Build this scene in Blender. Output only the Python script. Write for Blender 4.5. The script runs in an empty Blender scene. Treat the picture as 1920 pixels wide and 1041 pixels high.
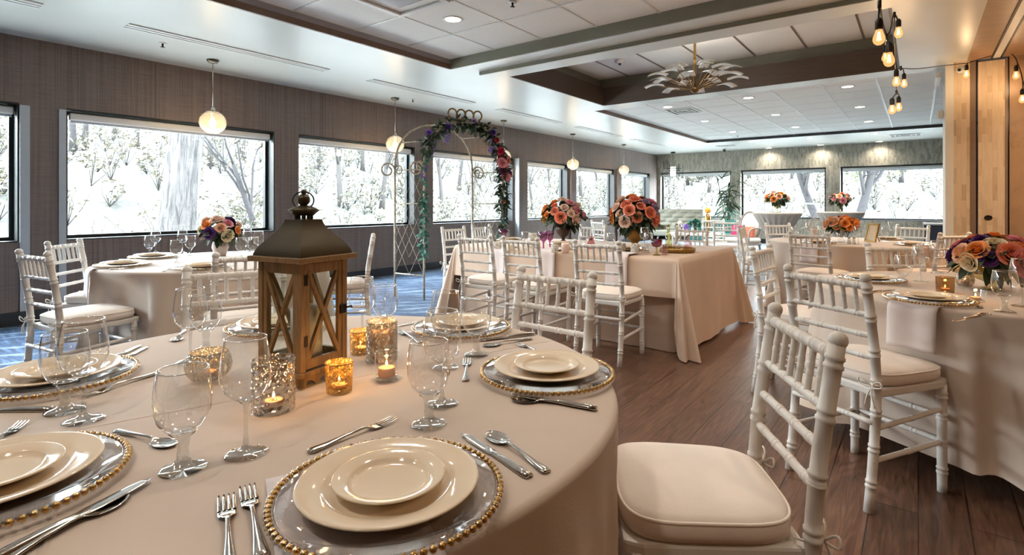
import bpy, math, random
from mathutils import Vector, Matrix
PI = math.pi
rad = math.radians
C = bpy.context.scene.collection
sc = bpy.context.scene

# ------------------------------------------------------------------ mesh builder
class MB:
    def __init__(self):
        self.v = []; self.f = []; self.s = []
    def add(self, vs, fs, smooth=True, M=None):
        b = len(self.v)
        self.v.extend([tuple(M @ Vector(p)) for p in vs] if M else vs)
        self.f.extend([tuple(i + b for i in q) for q in fs])
        self.s.extend([smooth] * len(fs))
        return self
    def box(self, cx, cy, cz, sx, sy, sz, M=None):
        x, y, z = sx / 2, sy / 2, sz / 2
        vs = [(cx + a * x, cy + b * y, cz + c * z) for c in (-1, 1) for b in (-1, 1) for a in (-1, 1)]
        fs = [(0, 2, 3, 1), (4, 5, 7, 6), (0, 1, 5, 4), (2, 6, 7, 3), (0, 4, 6, 2), (1, 3, 7, 5)]
        return self.add(vs, fs, False, M)
    def bx(self, x0, x1, y0, y1, z0, z1):
        return self.box((x0 + x1) / 2, (y0 + y1) / 2, (z0 + z1) / 2, abs(x1 - x0), abs(y1 - y0), abs(z1 - z0))
    def bar(self, a, b, w, h, up=(0, 0, 1)):
        a = Vector(a); b = Vector(b); d = b - a; L = d.length; d.normalize()
        u = Vector(up); s = d.cross(u)
        if s.length < 1e-4: s = d.cross(Vector((1, 0, 0)))
        s.normalize(); t = s.cross(d)
        vs = [tuple(p + s * (i * w / 2) + t * (j * h / 2)) for p in (a, b) for j in (-1, 1) for i in (-1, 1)]
        return self.add(vs, [(0, 1, 3, 2), (4, 6, 7, 5), (0, 4, 5, 1), (2, 3, 7, 6), (0, 2, 6, 4), (1, 5, 7, 3)], False)
    def tube(self, pts, r, n=8, closed=False, M=None):
        P = [Vector(p) for p in pts]; N = len(P)
        R = r if isinstance(r, (list, tuple)) else [r] * N
        T = []
        for i in range(N):
            if closed: t = P[(i + 1) % N] - P[i - 1]
            else: t = P[min(i + 1, N - 1)] - P[max(i - 1, 0)]
            if t.length < 1e-9: t = Vector((0, 0, 1))
            T.append(t.normalized())
        a = Vector((0, 0, 1)) if abs(T[0].z) < .9 else Vector((1, 0, 0))
        nrm = T[0].cross(a).normalized()
        vs = []
        for i in range(N):
            nrm = nrm - T[i] * nrm.dot(T[i])
            if nrm.length < 1e-6: nrm = T[i].orthogonal()
            nrm.normalize(); bn = T[i].cross(nrm)
            for k in range(n):
                c, s = math.cos(2 * PI * k / n), math.sin(2 * PI * k / n)
                vs.append(tuple(P[i] + (nrm * c + bn * s) * R[i]))
        fs = []
        for i in range(N if closed else N - 1):
            j = (i + 1) % N
            for k in range(n):
                l = (k + 1) % n
                fs.append((i * n + k, i * n + l, j * n + l, j * n + k))
        if not closed:
            fs.append(tuple(range(n - 1, -1, -1))); fs.append(tuple((N - 1) * n + k for k in range(n)))
        return self.add(vs, fs, True, M)
    def lathe(self, prof, n=24, c=(0, 0, 0), M=None):
        vs = []; fs = []
        for (r, z) in prof:
            for k in range(n):
                a = 2 * PI * k / n
                vs.append((c[0] + r * math.cos(a), c[1] + r * math.sin(a), c[2] + z))
        for i in range(len(prof) - 1):
            for k in range(n):
                l = (k + 1) % n
                fs.append((i * n + k, i * n + l, (i + 1) * n + l, (i + 1) * n + k))
        if prof[0][0] > 1e-6: fs.append(tuple(range(n - 1, -1, -1)))
        if prof[-1][0] > 1e-6: fs.append(tuple((len(prof) - 1) * n + k for k in range(n)))
        return self.add(vs, fs, True, M)
    def shell(self, prof, n=24, c=(0, 0, 0)):         # open profile of revolution, no caps
        vs = []; fs = []
        for (r, z) in prof:
            for k in range(n):
                a = 2 * PI * k / n
                vs.append((c[0] + r * math.cos(a), c[1] + r * math.sin(a), c[2] + z))
        for i in range(len(prof) - 1):
            for k in range(n):
                l = (k + 1) % n
                fs.append((i * n + k, i * n + l, (i + 1) * n + l, (i + 1) * n + k))
        return self.add(vs, fs, True)
    def ball(self, c, r, n=12, m=8, sz=1.0):
        prof = [(max(1e-7, r * math.sin(PI * i / m)), -r * sz * math.cos(PI * i / m)) for i in range(m + 1)]
        return self.lathe(prof, n, c)
    def grid(self, fn, nu, nv, closed_u=False):
        vs = [fn(i / nu, j / nv) for j in range(nv + 1) for i in range(nu if closed_u else nu + 1)]
        w = nu if closed_u else nu + 1
        fs = [(j * w + i, j * w + (i + 1) % w, (j + 1) * w + (i + 1) % w, (j + 1) * w + i)
              for j in range(nv) for i in range(nu)]
        return self.add(vs, fs, True)
    def prism(self, poly, z0, z1, smooth=False):
        n = len(poly)
        vs = [(x, y, z0) for x, y in poly] + [(x, y, z1) for x, y in poly]
        fs = [tuple(range(n - 1, -1, -1)), tuple(range(n, 2 * n))]
        fs += [(i, (i + 1) % n, n + (i + 1) % n, n + i) for i in range(n)]
        return self.add(vs, fs, smooth)
    def mesh(self, name, mat):
        me = bpy.data.meshes.new(name)
        me.from_pydata(self.v, [], self.f)
        me.polygons.foreach_set('use_smooth', self.s)
        me.materials.append(mat); me.update()
        return me

def link(name, me, parent=None, loc=(0, 0, 0), rz=0):
    o = bpy.data.objects.new(name, me); C.objects.link(o)
    o.location = loc; o.rotation_euler = (0, 0, rz)
    if parent: o.parent = parent
    return o
def obj(name, mb, mat, parent=None, bevel=0, loc=(0, 0, 0), rz=0, solid=0, auto=True):
    o = link(name, mb.mesh(name, mat) if isinstance(mb, MB) else mb, parent, loc, rz)
    if solid:
        m = o.modifiers.new('solid', 'SOLIDIFY'); m.thickness = solid; m.offset = 0
    if bevel:
        m = o.modifiers.new('bevel', 'BEVEL'); m.width = bevel; m.segments = 2; m.limit_method = 'ANGLE'; m.angle_limit = rad(40)
    return o
def tag(o, label=None, cat=None, group=None, kind=None):
    if label: o['label'] = label
    if cat: o['category'] = cat
    if group: o['group'] = group
    if kind: o['kind'] = kind
    return o
def thing(name, label, cat, loc=(0, 0, 0), rz=0, group=None):
    return tag(link(name, None, None, loc, rz), label, cat, group)
def struct(name, mb, mat, parent=None, bevel=0):
    o = obj(name, mb, mat, parent, bevel)
    if parent is None: o['kind'] = 'structure'
    return o
KIDS = {}
def dup(root, loc, rz=0, label=None, group=None, scale=None):
    def cp(o, par):
        c = o.copy(); C.objects.link(c)
        if par: c.parent = par
        for ch in list(o.children): cp(ch, c)
        return c
    r = cp(root, None)
    r.location = loc; r.rotation_euler = (0, 0, rz)
    if scale: r.scale = (scale, scale, scale)
    if label: r['label'] = label
    if group: r['group'] = group
    return r

# ------------------------------------------------------------------ camera frame (the place was surveyed from the photograph)
FPX, CXP, HYP, EYE = 1003.0, 960.0, 382.0, 1.2
YAW = math.atan2(762, FPX)
cy_, sy_ = math.cos(YAW), math.sin(YAW)
def at(px, py, z):                                     # point of a level surface at height z
    d = FPX * (EYE - z) / (py - HYP); l = (px - CXP) / FPX * d
    return (-sy_ * d + cy_ * l, cy_ * d + sy_ * l, z)
def ray(px, d):                                        # ground point at distance d along the view axis
    l = (px - CXP) / FPX * d
    return (-sy_ * d + cy_ * l, cy_ * d + sy_ * l)
def ony(px, Y):
    u = (px - CXP) / FPX
    return (-sy_ + cy_ * u) * Y / (cy_ + sy_ * u)

cam = bpy.data.cameras.new('camera'); camo = bpy.data.objects.new('camera', cam); C.objects.link(camo)
camo.location = (0, 0, EYE); camo.rotation_euler = (PI / 2, 0, YAW)
cam.sensor_width = 36; cam.lens = FPX / 1920 * 36; cam.shift_y = -(520.5 - HYP) / 1920
cam.clip_start = .05; cam.clip_end = 400
sc.camera = camo

# ------------------------------------------------------------------ materials
def srgb(r, g, b):
    f = lambda u: (u / 255 / 12.92) if u <= 10 else ((u / 255 + .055) / 1.055) ** 2.4
    return (f(r), f(g), f(b), 1)
class NM:                                              # small node helper
    def __init__(self, name):
        self.m = bpy.data.materials.new(name); self.m.use_nodes = True
        self.t = self.m.node_tree; self.n = self.t.nodes
        self.n.clear(); self.out = self.n.new('ShaderNodeOutputMaterial')
    def node(self, typ, ins=None, **kw):
        n = self.n.new(typ)
        for k, v in kw.items(): setattr(n, k, v)
        for k, v in (ins or {}).items():
            if isinstance(v, bpy.types.NodeSocket): self.t.links.new(v, n.inputs[k])
            else: n.inputs[k].default_value = v
        return n
    def coord(self, scale=(1, 1, 1), kind='Object', rot=(0, 0, 0)):
        tc = self.node('ShaderNodeTexCoord')
        mp = self.node('ShaderNodeMapping', {'Vector': tc.outputs[kind], 'Scale': scale, 'Rotation': rot})
        return mp.outputs['Vector']
    def ramp(self, fac, stops):
        n = self.node('ShaderNodeValToRGB', {'Fac': fac}); e = n.color_ramp.elements
        while len(e) < len(stops): e.new(.5)
        for q, (p, c) in zip(e, stops): q.position = p; q.color = c
        return n.outputs['Color']
    def mix(self, f, a, b, blend='MIX'):
        n = self.node('ShaderNodeMix', data_type='RGBA', blend_type=blend)
        for i, v in ((0, f), (6, a), (7, b)):
            if isinstance(v, bpy.types.NodeSocket): self.t.links.new(v, n.inputs[i])
            else: n.inputs[i].default_value = v
        return n.outputs[2]
    def math(self, op, a, b=0.0, c=0.0):
        n = self.node('ShaderNodeMath', operation=op)
        for i, v in enumerate((a, b, c)):
            if isinstance(v, bpy.types.NodeSocket): self.t.links.new(v, n.inputs[i])
            else: n.inputs[i].default_value = v
        return n.outputs[0]
    def bump(self, h, strength=.3, dist=.01):
        return self.node('ShaderNodeBump', {'Height': h, 'Strength': strength, 'Distance': dist}).outputs['Normal']
    def bsdf(self, col, rough=.5, metal=0.0, normal=None, **kw):
        ins = {'Base Color': col, 'Roughness': rough, 'Metallic': metal}
        if normal is not None: ins['Normal'] = normal
        ins.update({k.replace('_', ' '): v for k, v in kw.items()})
        b = self.node('ShaderNodeBsdfPrincipled', ins)
        self.t.links.new(b.outputs[0], self.out.inputs[0])
        return self.m
    def schlick(self, ior=1.5, normal=None):           # two-sided Fresnel reflectance of a thin sheet
        g = self.node('ShaderNodeNewGeometry')
        d = self.node('ShaderNodeVectorMath', {0: normal if normal is not None else g.outputs['Normal'], 1: g.outputs['Incoming']}, operation='DOT_PRODUCT')
        c = self.math('SUBTRACT', 1.0, self.math('MINIMUM', self.math('ABSOLUTE', d.outputs['Value']), 1.0))
        f0 = ((ior - 1) / (ior + 1)) ** 2
        return self.math('MULTIPLY_ADD', self.math('POWER', c, 5.0), 1 - f0, f0)
    def surf(self, s):
        self.t.links.new(s, self.out.inputs[0]); return self.m
def plain(name, col, rough=.5, metal=0.0, var=.06, scale=12, bump=0.0, bscale=80, **kw):
    q = NM(name); v = q.coord()
    nz = q.node('ShaderNodeTexNoise', {'Vector': v, 'Scale': scale, 'Detail': 3})
    lo = tuple(c * (1 - var) for c in col[:3]) + (1,); hi = tuple(min(1, c * (1 + var)) for c in col[:3]) + (1,)
    cc = q.ramp(nz.outputs['Fac'], [(.3, lo), (.7, hi)])
    nr = None
    if bump:
        b = q.node('ShaderNodeTexNoise', {'Vector': v, 'Scale': bscale, 'Detail': 2})
        nr = q.bump(b.outputs['Fac'], bump, .005)
    return q.bsdf(cc, rough, metal, nr, **kw)
def emit(name, col, strength):
    q = NM(name); e = q.node('ShaderNodeEmission', {'Color': col, 'Strength': strength}); return q.surf(e.outputs[0])
def thin_glass(name, tint=(1, 1, 1, 1), ior=1.45, rough=0.0, lo=0.0, gain=1.0):
    q = NM(name)
    tr = q.node('ShaderNodeBsdfTransparent', {'Color': tint})
    gl = q.node('ShaderNodeBsdfGlossy', {'Color': (1, 1, 1, 1), 'Roughness': rough})
    f = q.math('MULTIPLY_ADD', q.schlick(ior), gain, lo)
    f = q.math('MINIMUM', f, 1.0)
    mx = q.node('ShaderNodeMixShader', {0: f, 1: tr.outputs[0], 2: gl.outputs[0]})
    return q.surf(mx.outputs[0])
M = {}
M['chair'] = plain('white_paint', srgb(226, 222, 216), .38, var=.03, bump=.04, bscale=40)
M['cushion'] = plain('cushion_fabric', srgb(243, 232, 222), .8, var=.02, bump=.1, bscale=300)
M['cord'] = plain('white_cord', srgb(225, 218, 208), .8, var=.03)
M['plate'] = plain('plate_ceramic', srgb(232, 214, 188), .12, var=.02)
M['gold'] = plain('gold_bead', srgb(218, 172, 92), .2, 1.0, var=.15, scale=60)
M['steel'] = plain('polished_steel', srgb(205, 200, 192), .14, 1.0, var=.05)
M['glass'] = thin_glass('drinking_glass', (.985, .99, .99, 1), 1.5, gain=2.6, lo=.03)
M['solid_glass'] = thin_glass('solid_glass', (.93, .945, .945, 1), 1.5, gain=1.5, lo=.075)
M['rim_glass'] = thin_glass('rim_glass', (.95, .96, .97, 1), 1.5, gain=3, lo=.6)
M['pane'] = thin_glass('window_glass', (.96, .985, .98, 1), 1.45)
M['charger_glass'] = thin_glass('charger_glass', (.985, .985, .985, 1), 1.5, gain=1.5, lo=.0, rough=.03)
M['white_plastic'] = plain('white_plastic', srgb(225, 225, 222), .4, var=.02)
M['black_metal'] = plain('black_metal', srgb(26, 26, 26), .45, .4, var=.1)
M['black_frame'] = plain('black_window_frame', srgb(22, 26, 26), .4, .2, var=.1)
M['jamb'] = plain('pale_jamb_paint', srgb(176, 182, 188), .5, var=.03)
M['soffit'] = plain('soffit_paint', srgb(206, 207, 200), .34, var=.02, scale=2, bump=.02, bscale=30)
M['ridge'] = plain('slot_paint', srgb(218, 219, 214), .4, var=.02)
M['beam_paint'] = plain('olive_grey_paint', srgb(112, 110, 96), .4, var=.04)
M['lilac_paint'] = plain('lilac_grey_paint', srgb(150, 146, 152), .5, var=.03)
M['base_black'] = plain('baseboard_black', srgb(20, 18, 20), .35, var=.1)
M['grey_strip'] = plain('taupe_strip', srgb(120, 102, 88), .4, var=.05)
M['white_trim'] = plain('white_wall_trim', srgb(208, 205, 198), .45, var=.02)
M['wax'] = plain('candle_wax', srgb(236, 226, 208), .5, var=.02, Subsurface_Weight=.0)
M['tea_wax'] = plain('peach_wax', srgb(236, 176, 138), .5, var=.03)
M['petal_green'] = plain('flower_leaf', srgb(48, 66, 42), .55, var=.35, scale=25)
M['euca'] = plain('eucalyptus_leaf', srgb(108, 128, 112), .6, var=.25, scale=20)
M['teal_leaf'] = plain('blue_green_leaf', srgb(70, 120, 104), .55, var=.3, scale=20)
M['stem'] = plain('green_stem', srgb(70, 84, 50), .6, var=.2)
for k, c in dict(peach=(248, 194, 160), coral=(244, 152, 124), orange=(246, 162, 88), blush=(244, 212, 196), cream=(236, 222, 190), pink=(234, 160, 172),
                 hot=(206, 44, 96), red=(190, 44, 60), purple=(92, 50, 120), lilac=(178, 150, 190), plum=(110, 40, 92), yellow=(232, 168, 60), violet=(120, 84, 176)).items():
    M[k] = plain(k + '_petal', srgb(*c), .6, var=.14, scale=30)
# wood of the lantern and the other timber
def wood(name, a, b, scale=(3, 40, 40), rough=.5, bump=.1):
    q = NM(name); v = q.coord(scale)
    n1 = q.node('ShaderNodeTexNoise', {'Vector': v, 'Scale': 2.0, 'Detail': 6, 'Roughness': .65, 'Distortion': .6})
    c = q.ramp(n1.outputs['Fac'], [(.3, a), (.52, b), (.72, tuple(x * .8 for x in a[:3]) + (1,))])
    return q.bsdf(c, rough, 0, q.bump(n1.outputs['Fac'], bump, .004))
M['oak'] = wood('lantern_oak', srgb(100, 77, 48), srgb(142, 110, 70), (40, 40, 4), .55)
M['tan_panel'] = wood('tan_laminate', srgb(140, 112, 86), srgb(164, 132, 102), (1.2, 10, 1), .4, .02)
M['beam_wood'] = wood('dark_beam_wood', srgb(52, 40, 30), srgb(74, 58, 44), (1, 14, 14), .5, .04)
M['trim_wood'] = wood('brown_trim_wood', srgb(84, 62, 46), srgb(104, 78, 60), (1, 14, 14), .5, .04)
M['roof_metal'] = plain('bronze_metal', srgb(78, 69, 52), .42, .75, var=.15, scale=9, bump=.05)
M['iron'] = plain('rusty_white_iron', srgb(184, 170, 150), .6, .2, var=.4, scale=40)
M['old_gold'] = plain('aged_brass', srgb(120, 92, 48), .4, .7, var=.25, scale=20)
M['hinge'] = plain('dark_hinge', srgb(40, 34, 28), .5, .7)
# cloths
def cloth(name, col, crease=None, bumpiness=.12):
    q = NM(name); v = q.coord()
    w1 = q.node('ShaderNodeTexNoise', {'Vector': v, 'Scale': 3.0, 'Detail': 3})
    w2 = q.node('ShaderNodeTexNoise', {'Vector': v, 'Scale': 420.0, 'Detail': 1})
    lo = tuple(c * .94 for c in col[:3]) + (1,); hi = tuple(min(1, c * 1.05) for c in col[:3]) + (1,)
    cc = q.ramp(w1.outputs['Fac'], [(.3, lo), (.7, hi)])
    h = q.math('MULTIPLY_ADD', w1.outputs['Fac'], 3.0, w2.outputs['Fac'])
    nrm = q.bump(h, bumpiness, .003)
    if crease is not None:
        h = 0.0                             # pressed fold lines of the linen
        sep = q.node('ShaderNodeSeparateXYZ', {0: v})
        for nx, ny, p in crease:
            u = q.math('MULTIPLY_ADD', sep.outputs[0], nx, q.math('MULTIPLY', sep.outputs[1], ny))
            d = q.math('ABSOLUTE', q.math('SUBTRACT', u, p))
            g = q.math('SUBTRACT', 1.0, q.math('MINIMUM', q.math('DIVIDE', d, .006), 1.0))
            h = q.math('ADD', g, h)
        nrm = q.node('ShaderNodeBump', {'Height': h, 'Strength': .8, 'Distance': .004, 'Normal': nrm}).outputs['Normal']
    return q.bsdf(cc, .75, 0, nrm, Sheen_Weight=.25)
M['cloth_lantern'] = cloth('blush_linen_pressed', srgb(205, 187, 171), [(.951, -.308, .0625), (.308, .951, -.42)])
M['cloth'] = cloth('blush_linen', srgb(205, 187, 171))
M['cloth_rect'] = cloth('blush_linen_long', srgb(212, 186, 164), [(1, 0, .35), (1, 0, -.7)])
M['napkin'] = cloth('pale_lilac_napkin', srgb(226, 214, 212))
M['cock_cloth'] = cloth('grey_stretch_cloth', srgb(172, 168, 162))
# ------------------------------------------------------------------ surfaces of the room
def wallpaper_streaks():
    q = NM('streaked_wallpaper')
    v = q.coord((16, 16, .12)); n = q.node('ShaderNodeTexNoise', {'Vector': v, 'Scale': 1.6, 'Detail': 5, 'Roughness': .7})
    v2 = q.coord((3, 3, 60)); n2 = q.node('ShaderNodeTexNoise', {'Vector': v2, 'Scale': 1.5, 'Detail': 3})
    c = q.ramp(n.outputs['Fac'], [(.3, srgb(64, 52, 48)), (.48, srgb(112, 97, 90)), (.6, srgb(86, 72, 66)), (.72, srgb(138, 122, 114))])
    c = q.mix(.16, c, q.ramp(n2.outputs['Fac'], [(.35, srgb(84, 74, 70)), (.65, srgb(138, 126, 120))]))
    return q.bsdf(c, .6, 0, q.bump(n2.outputs['Fac'], .12, .003))
def wallpaper_dashes(name, a, b, c_, sx, sz):
    q = NM(name); v = q.coord((sx, sx, sz))
    vor = q.node('ShaderNodeTexVoronoi', {'Vector': v, 'Scale': 1.0, 'Randomness': .8}, feature='F1')
    n = q.node('ShaderNodeTexNoise', {'Vector': v, 'Scale': 2.2, 'Detail': 3})
    c = q.ramp(vor.outputs['Color'], [(.25, a), (.5, b), (.85, c_)])
    c = q.mix(.4, c, q.ramp(n.outputs['Fac'], [(.35, a), (.65, c_)]))
    return q.bsdf(c, .55, 0, q.bump(vor.outputs['Distance'], .1, .003))
def wallpaper_bricks():
    q = NM('wood_tab_wallpaper')
    tc = q.node('ShaderNodeTexCoord'); sp = q.node('ShaderNodeSeparateXYZ', {0: tc.outputs['Object']})
    cb = q.node('ShaderNodeCombineXYZ', {0: q.math('ADD', sp.outputs[2], 0.0), 1: q.math('ADD', sp.outputs[0], sp.outputs[1])})
    br = q.node('ShaderNodeTexBrick', {'Vector': cb.outputs[0], 'Color1': srgb(206, 186, 160), 'Color2': srgb(160, 132, 100), 'Mortar': srgb(198, 176, 148),
               'Scale': 1.0, 'Mortar Size': .002, 'Bias': -.35, 'Brick Width': .19, 'Row Height': .045}, offset=.5)
    n = q.node('ShaderNodeTexNoise', {'Vector': q.coord((30, 30, 3)), 'Scale': 2.0, 'Detail': 3})
    c = q.mix(.2, br.outputs['Color'], q.ramp(n.outputs['Fac'], [(.35, srgb(150, 118, 84)), (.65, srgb(206, 180, 146))]))
    return q.bsdf(c, .5)
def tiles(name):
    q = NM(name); v = q.coord()
    n = q.node('ShaderNodeTexNoise', {'Vector': v, 'Scale': 140.0, 'Detail': 2})
    c = q.ramp(n.outputs['Fac'], [(.3, srgb(226, 225, 220)), (.6, srgb(242, 241, 236))])
    return q.bsdf(c, .8, 0, q.bump(n.outputs['Fac'], .2, .002))
def floor_wood():
    q = NM('dark_plank_floor')
    tc = q.node('ShaderNodeTexCoord'); sp = q.node('ShaderNodeSeparateXYZ', {0: tc.outputs['Object']})
    cb = q.node('ShaderNodeCombineXYZ', {0: sp.outputs[1], 1: sp.outputs[0]})
    br = q.node('ShaderNodeTexBrick', {'Vector': cb.outputs[0], 'Color1': (.75, .75, .75, 1), 'Color2': (1.2, 1.2, 1.2, 1), 'Mortar': (.25, .25, .25, 1),
               'Scale': 1.0, 'Mortar Size': .0025, 'Bias': 0.0, 'Brick Width': 1.3, 'Row Height': .155}, offset=.37)
    g = q.node('ShaderNodeTexNoise', {'Vector': q.coord((26, 2.2, 1)), 'Scale': 1.4, 'Detail': 7, 'Roughness': .6, 'Distortion': 1.6})
    c = q.ramp(g.outputs['Fac'], [(.28, srgb(72, 50, 40)), (.5, srgb(108, 79, 63)), (.7, srgb(134, 101, 81))])
    c = q.mix(1.0, c, br.outputs['Color'], 'MULTIPLY')
    h = q.math('MULTIPLY_ADD', g.outputs['Fac'], .4, q.math('MULTIPLY', br.outputs['Fac'], -1.5))
    r = q.math('MULTIPLY_ADD', g.outputs['Fac'], .12, .24)
    return q.bsdf(c, r, 0, q.bump(h, .12, .004))
def carpet(name, c0, c1, c2):
    q = NM(name)
    v = q.coord((1, 1, 1), rot=(0, 0, rad(38)))
    ns = q.node('ShaderNodeTexNoise', {'Vector': v, 'Scale': 1.7, 'Detail': 4})
    st = q.node('ShaderNodeTexNoise', {'Vector': q.coord((3.2, 22, 1), rot=(0, 0, rad(-37))), 'Scale': 1.0, 'Detail': 4, 'Roughness': .65})
    fine = q.node('ShaderNodeTexNoise', {'Vector': v, 'Scale': 160.0, 'Detail': 1})
    w1 = q.node('ShaderNodeTexWave', {'Vector': v, 'Scale': 1.5, 'Distortion': 9.0, 'Detail': 3.0, 'Detail Scale': .9}, wave_type='BANDS', wave_profile='SIN')
    f = q.math('MULTIPLY_ADD', st.outputs['Fac'], .6, q.math('MULTIPLY', ns.outputs['Fac'], .4))
    base = q.ramp(f, [(.36, c0), (.5, c1), (.62, c2)])
    lines = q.ramp(w1.outputs['Fac'], [(.86, (0, 0, 0, 1)), (.95, (1, 1, 1, 1))])
    lin = q.math('MULTIPLY', lines, q.ramp(ns.outputs['Fac'], [(.4, (.1, .1, .1, 1)), (.6, (.6, .6, .6, 1))]))
    c = q.mix(lin, base, srgb(160, 172, 180))
    return q.bsdf(c, .95, 0, q.bump(fine.outputs['Fac'], .5, .006))
M['wall_l'] = wallpaper_streaks()
M['wall_b'] = wallpaper_dashes('dash_wallpaper', srgb(112, 110, 98), srgb(150, 142, 126), srgb(170, 164, 150), 26, 6)
M['wall_p'] = wallpaper_bricks()
M['tile'] = tiles('ceiling_tile')
M['floor'] = floor_wood(); M['carpet'] = carpet('blue_patterned_carpet', srgb(26, 38, 56), srgb(48, 70, 100), srgb(84, 106, 130))
M['carpet_lounge'] = carpet('grey_patterned_carpet', srgb(70, 76, 86), srgb(104, 110, 120), srgb(136, 142, 150))
M['plain_wall'] = plain('warm_plain_wall', srgb(182, 160, 132), .6, var=.05)

XL, YB, ZC = -7.1, 17.55, 2.86
XR, YF = 4.2, -3.6
WOOD_X, WOOD_Y = -3.75, 8.3
# floor: planks in the middle, carpet along the windows and in the lounge
struct('floor', MB().bx(WOOD_X, XR, YF, WOOD_Y, -.1, 0), M['floor'])
cp = MB().bx(XL - .3, WOOD_X, YF, WOOD_Y, -.1, 0)
struct('floor_carpet', cp, M['carpet'])
struct('floor_lounge_carpet', MB().bx(XL - .3, XR, WOOD_Y, YB + .3, -.1, 0), M['carpet_lounge'])

WIN_L = [(-1.6, 1.268), (1.634, 3.911), (4.272, 6.504), (6.948, 9.384), (9.784, 11.675), (12.10, 14.31), (14.734, 16.891)]
ZS, ZH = .815, 2.2
WIN_B = [(-6.99, -4.70), (-4.41, -2.10), (-1.75, .62)]
ZSB, ZHB = .745, 2.235
TH = .24
# wall with windows along x = XL
w = MB()
w.bx(XL - TH, XL, YF, YB, -.0, ZS); w.bx(XL - TH, XL, YF, YB, ZH, ZC + .5)
ys = [YF] + [t for p in WIN_L for t in p] + [YB]
for i in range(0, len(ys), 2): w.bx(XL - TH, XL, ys[i], ys[i + 1], ZS, ZH)
struct('wall_left', w, M['wall_l'])
w = MB()
w.bx(XL - TH, XR + .2, YB, YB + TH, 0, ZSB); w.bx(XL - TH, XR + .2, YB, YB + TH, ZHB, ZC + .5)
xs = [XL - TH] + [t for p in WIN_B for t in p] + [XR + .2]
for i in range(0, len(xs), 2): w.bx(xs[i], xs[i + 1], YB, YB + TH, ZSB, ZHB)
struct('wall_back', w, M['wall_b'])
struct('wall_right', MB().bx(XR, XR + .2, YF - .2, YB, 0, ZC + .5), M['plain_wall'])
struct('wall_front', MB().bx(XL - TH, XR, YF - .2, YF, 0, ZC + .5), M['plain_wall'])
struct('baseboard_left', MB().bx(XL, XL + .025, YF, YB, 0, .13), M['base_black'])
struct('baseboard_back', MB().bx(XL + .025, XR, YB - .025, YB, 0, .13), M['base_black'])

def window(i, side, a, b, zs, zh):
    fr = MB(); fw, dp = .05, .06
    off = .16                                           # the glass sits deep in the reveal
    def bb(m, u0, u1, n0, n1, z0, z1):
        if side == 'L': m.bx(XL - n1, XL - n0, u0, u1, z0, z1)
        else: m.bx(u0, u1, YB + n0, YB + n1, z0, z1)
    bb(fr, a, a + fw, off, off + dp, zs, zh); bb(fr, b - fw, b, off, off + dp, zs, zh)
    bb(fr, a + fw, b - fw, off, off + dp, zs, zs + fw); bb(fr, a + fw, b - fw, off, off + dp, zh - fw, zh)
    root = struct('window_%d' % i, fr, M['black_frame'])
    p = MB(); bb(p, a + fw, b - fw, off + .025, off + .031, zs + fw, zh - fw); obj('window_pane', p, M['pane'], root)
    s = MB(); bb(s, a + .002, b - .002, .002, off, zs + .001, zs + .014); bb(s, a + .002, b - .002, .002, off, zh - .014, zh - .001)
    bb(s, b - .014, b - .001, .002, off, zs + .014, zh - .014); obj('window_reveal', s, M['black_frame'], root)
    h = MB()
    bb(h, a + .05, b - .03, .06, .14, zh - .11, zh - .035); obj('roller_blind', h, M['white_plastic'], root, .012)
    h = MB(); bb(h, a + .06, b - .04, .09, .105, zh - .135, zh - .11); obj('blind_hem', h, M['jamb'], root)
    return root
for i, (a, b) in enumerate(WIN_L): window(i + 1, 'L', a, b, ZS, ZH)
for i, (a, b) in enumerate(WIN_B): window(i + 8, 'B', a, b, ZSB, ZHB)
# pale corner strips beside the first pillar, projecting pillars further on
t = MB(); t.bx(XL, XL + .02, 1.27, 1.345, .0, ZH - .02); struct('trim_1', t, M['jamb'])
t = MB(); t.bx(XL, XL + .02, 1.572, 1.632, .0, ZH - .02); struct('trim_2', t, M['jamb'])
t = MB(); t.bx(XL, XL + .13, 9.45, 9.75, 0, ZH); struct('wall_pillar', t, M['wall_l'])
t = MB(); t.bx(XL + .0, XL + .125, 9.435, 9.45, 0, ZH); struct('painted_pillar_light', t, M['jamb'])  # pale sheet painting the window light on the pillar's near side
t = MB(); t.bx(XL, XL + .06, 11.76, 12.02, .0, ZH); struct('wall_pillar_second', t, M['wall_l'])
t = MB(); t.bx(XL, XL + .06, 14.4, 14.66, .0, ZH); struct('wall_pillar_third', t, M['wall_l'])

# ------------------------------------------------------------------ ceiling: soffit with three trays
def frame_slab(m, x0, x1, y0, y1, holes, z0, z1):       # slab with rectangular holes stacked along y
    y = y0
    for (a, b, c, d) in holes:
        if c > y: m.bx(x0, x1, y, c, z0, z1)
        m.bx(x0, a, c, d, z0, z1); m.bx(b, x1, c, d, z0, z1); y = d
    m.bx(x0, x1, y, y1, z0, z1)
TR1 = (-4.6, -.2, 2.44 - 6.6, 4.8); TR1 = (-4.6, -.2, -2.6, 4.8)
TR2 = (-4.24, -.2, 5.42, 8.15)
TR3 = (-4.6, 1.6, 8.52, 14.84)
holes = [TR1, TR2, (TR3[0], TR3[1], TR3[2], TR3[3])]
m = MB(); frame_slab(m, XL - TH, .45, YF, YB + .1, [TR1, TR2, (TR3[0], .45, TR3[2], TR3[3])], ZC, ZC + .06)
struct('ceiling', m, M['soffit'])
m = MB(); m.bx(.45, XR, YF, 8.52, ZC, ZC + .06); struct('ceiling_tan_panel', m, M['tan_panel'])
m = MB(); m.bx(TR3[1], XR, 8.52, TR3[3], ZC, ZC + .06); m.bx(.45, XR, TR3[3], YB + .1, ZC, ZC + .06); struct('ceiling_lounge_edge', m, M['soffit'])
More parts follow.
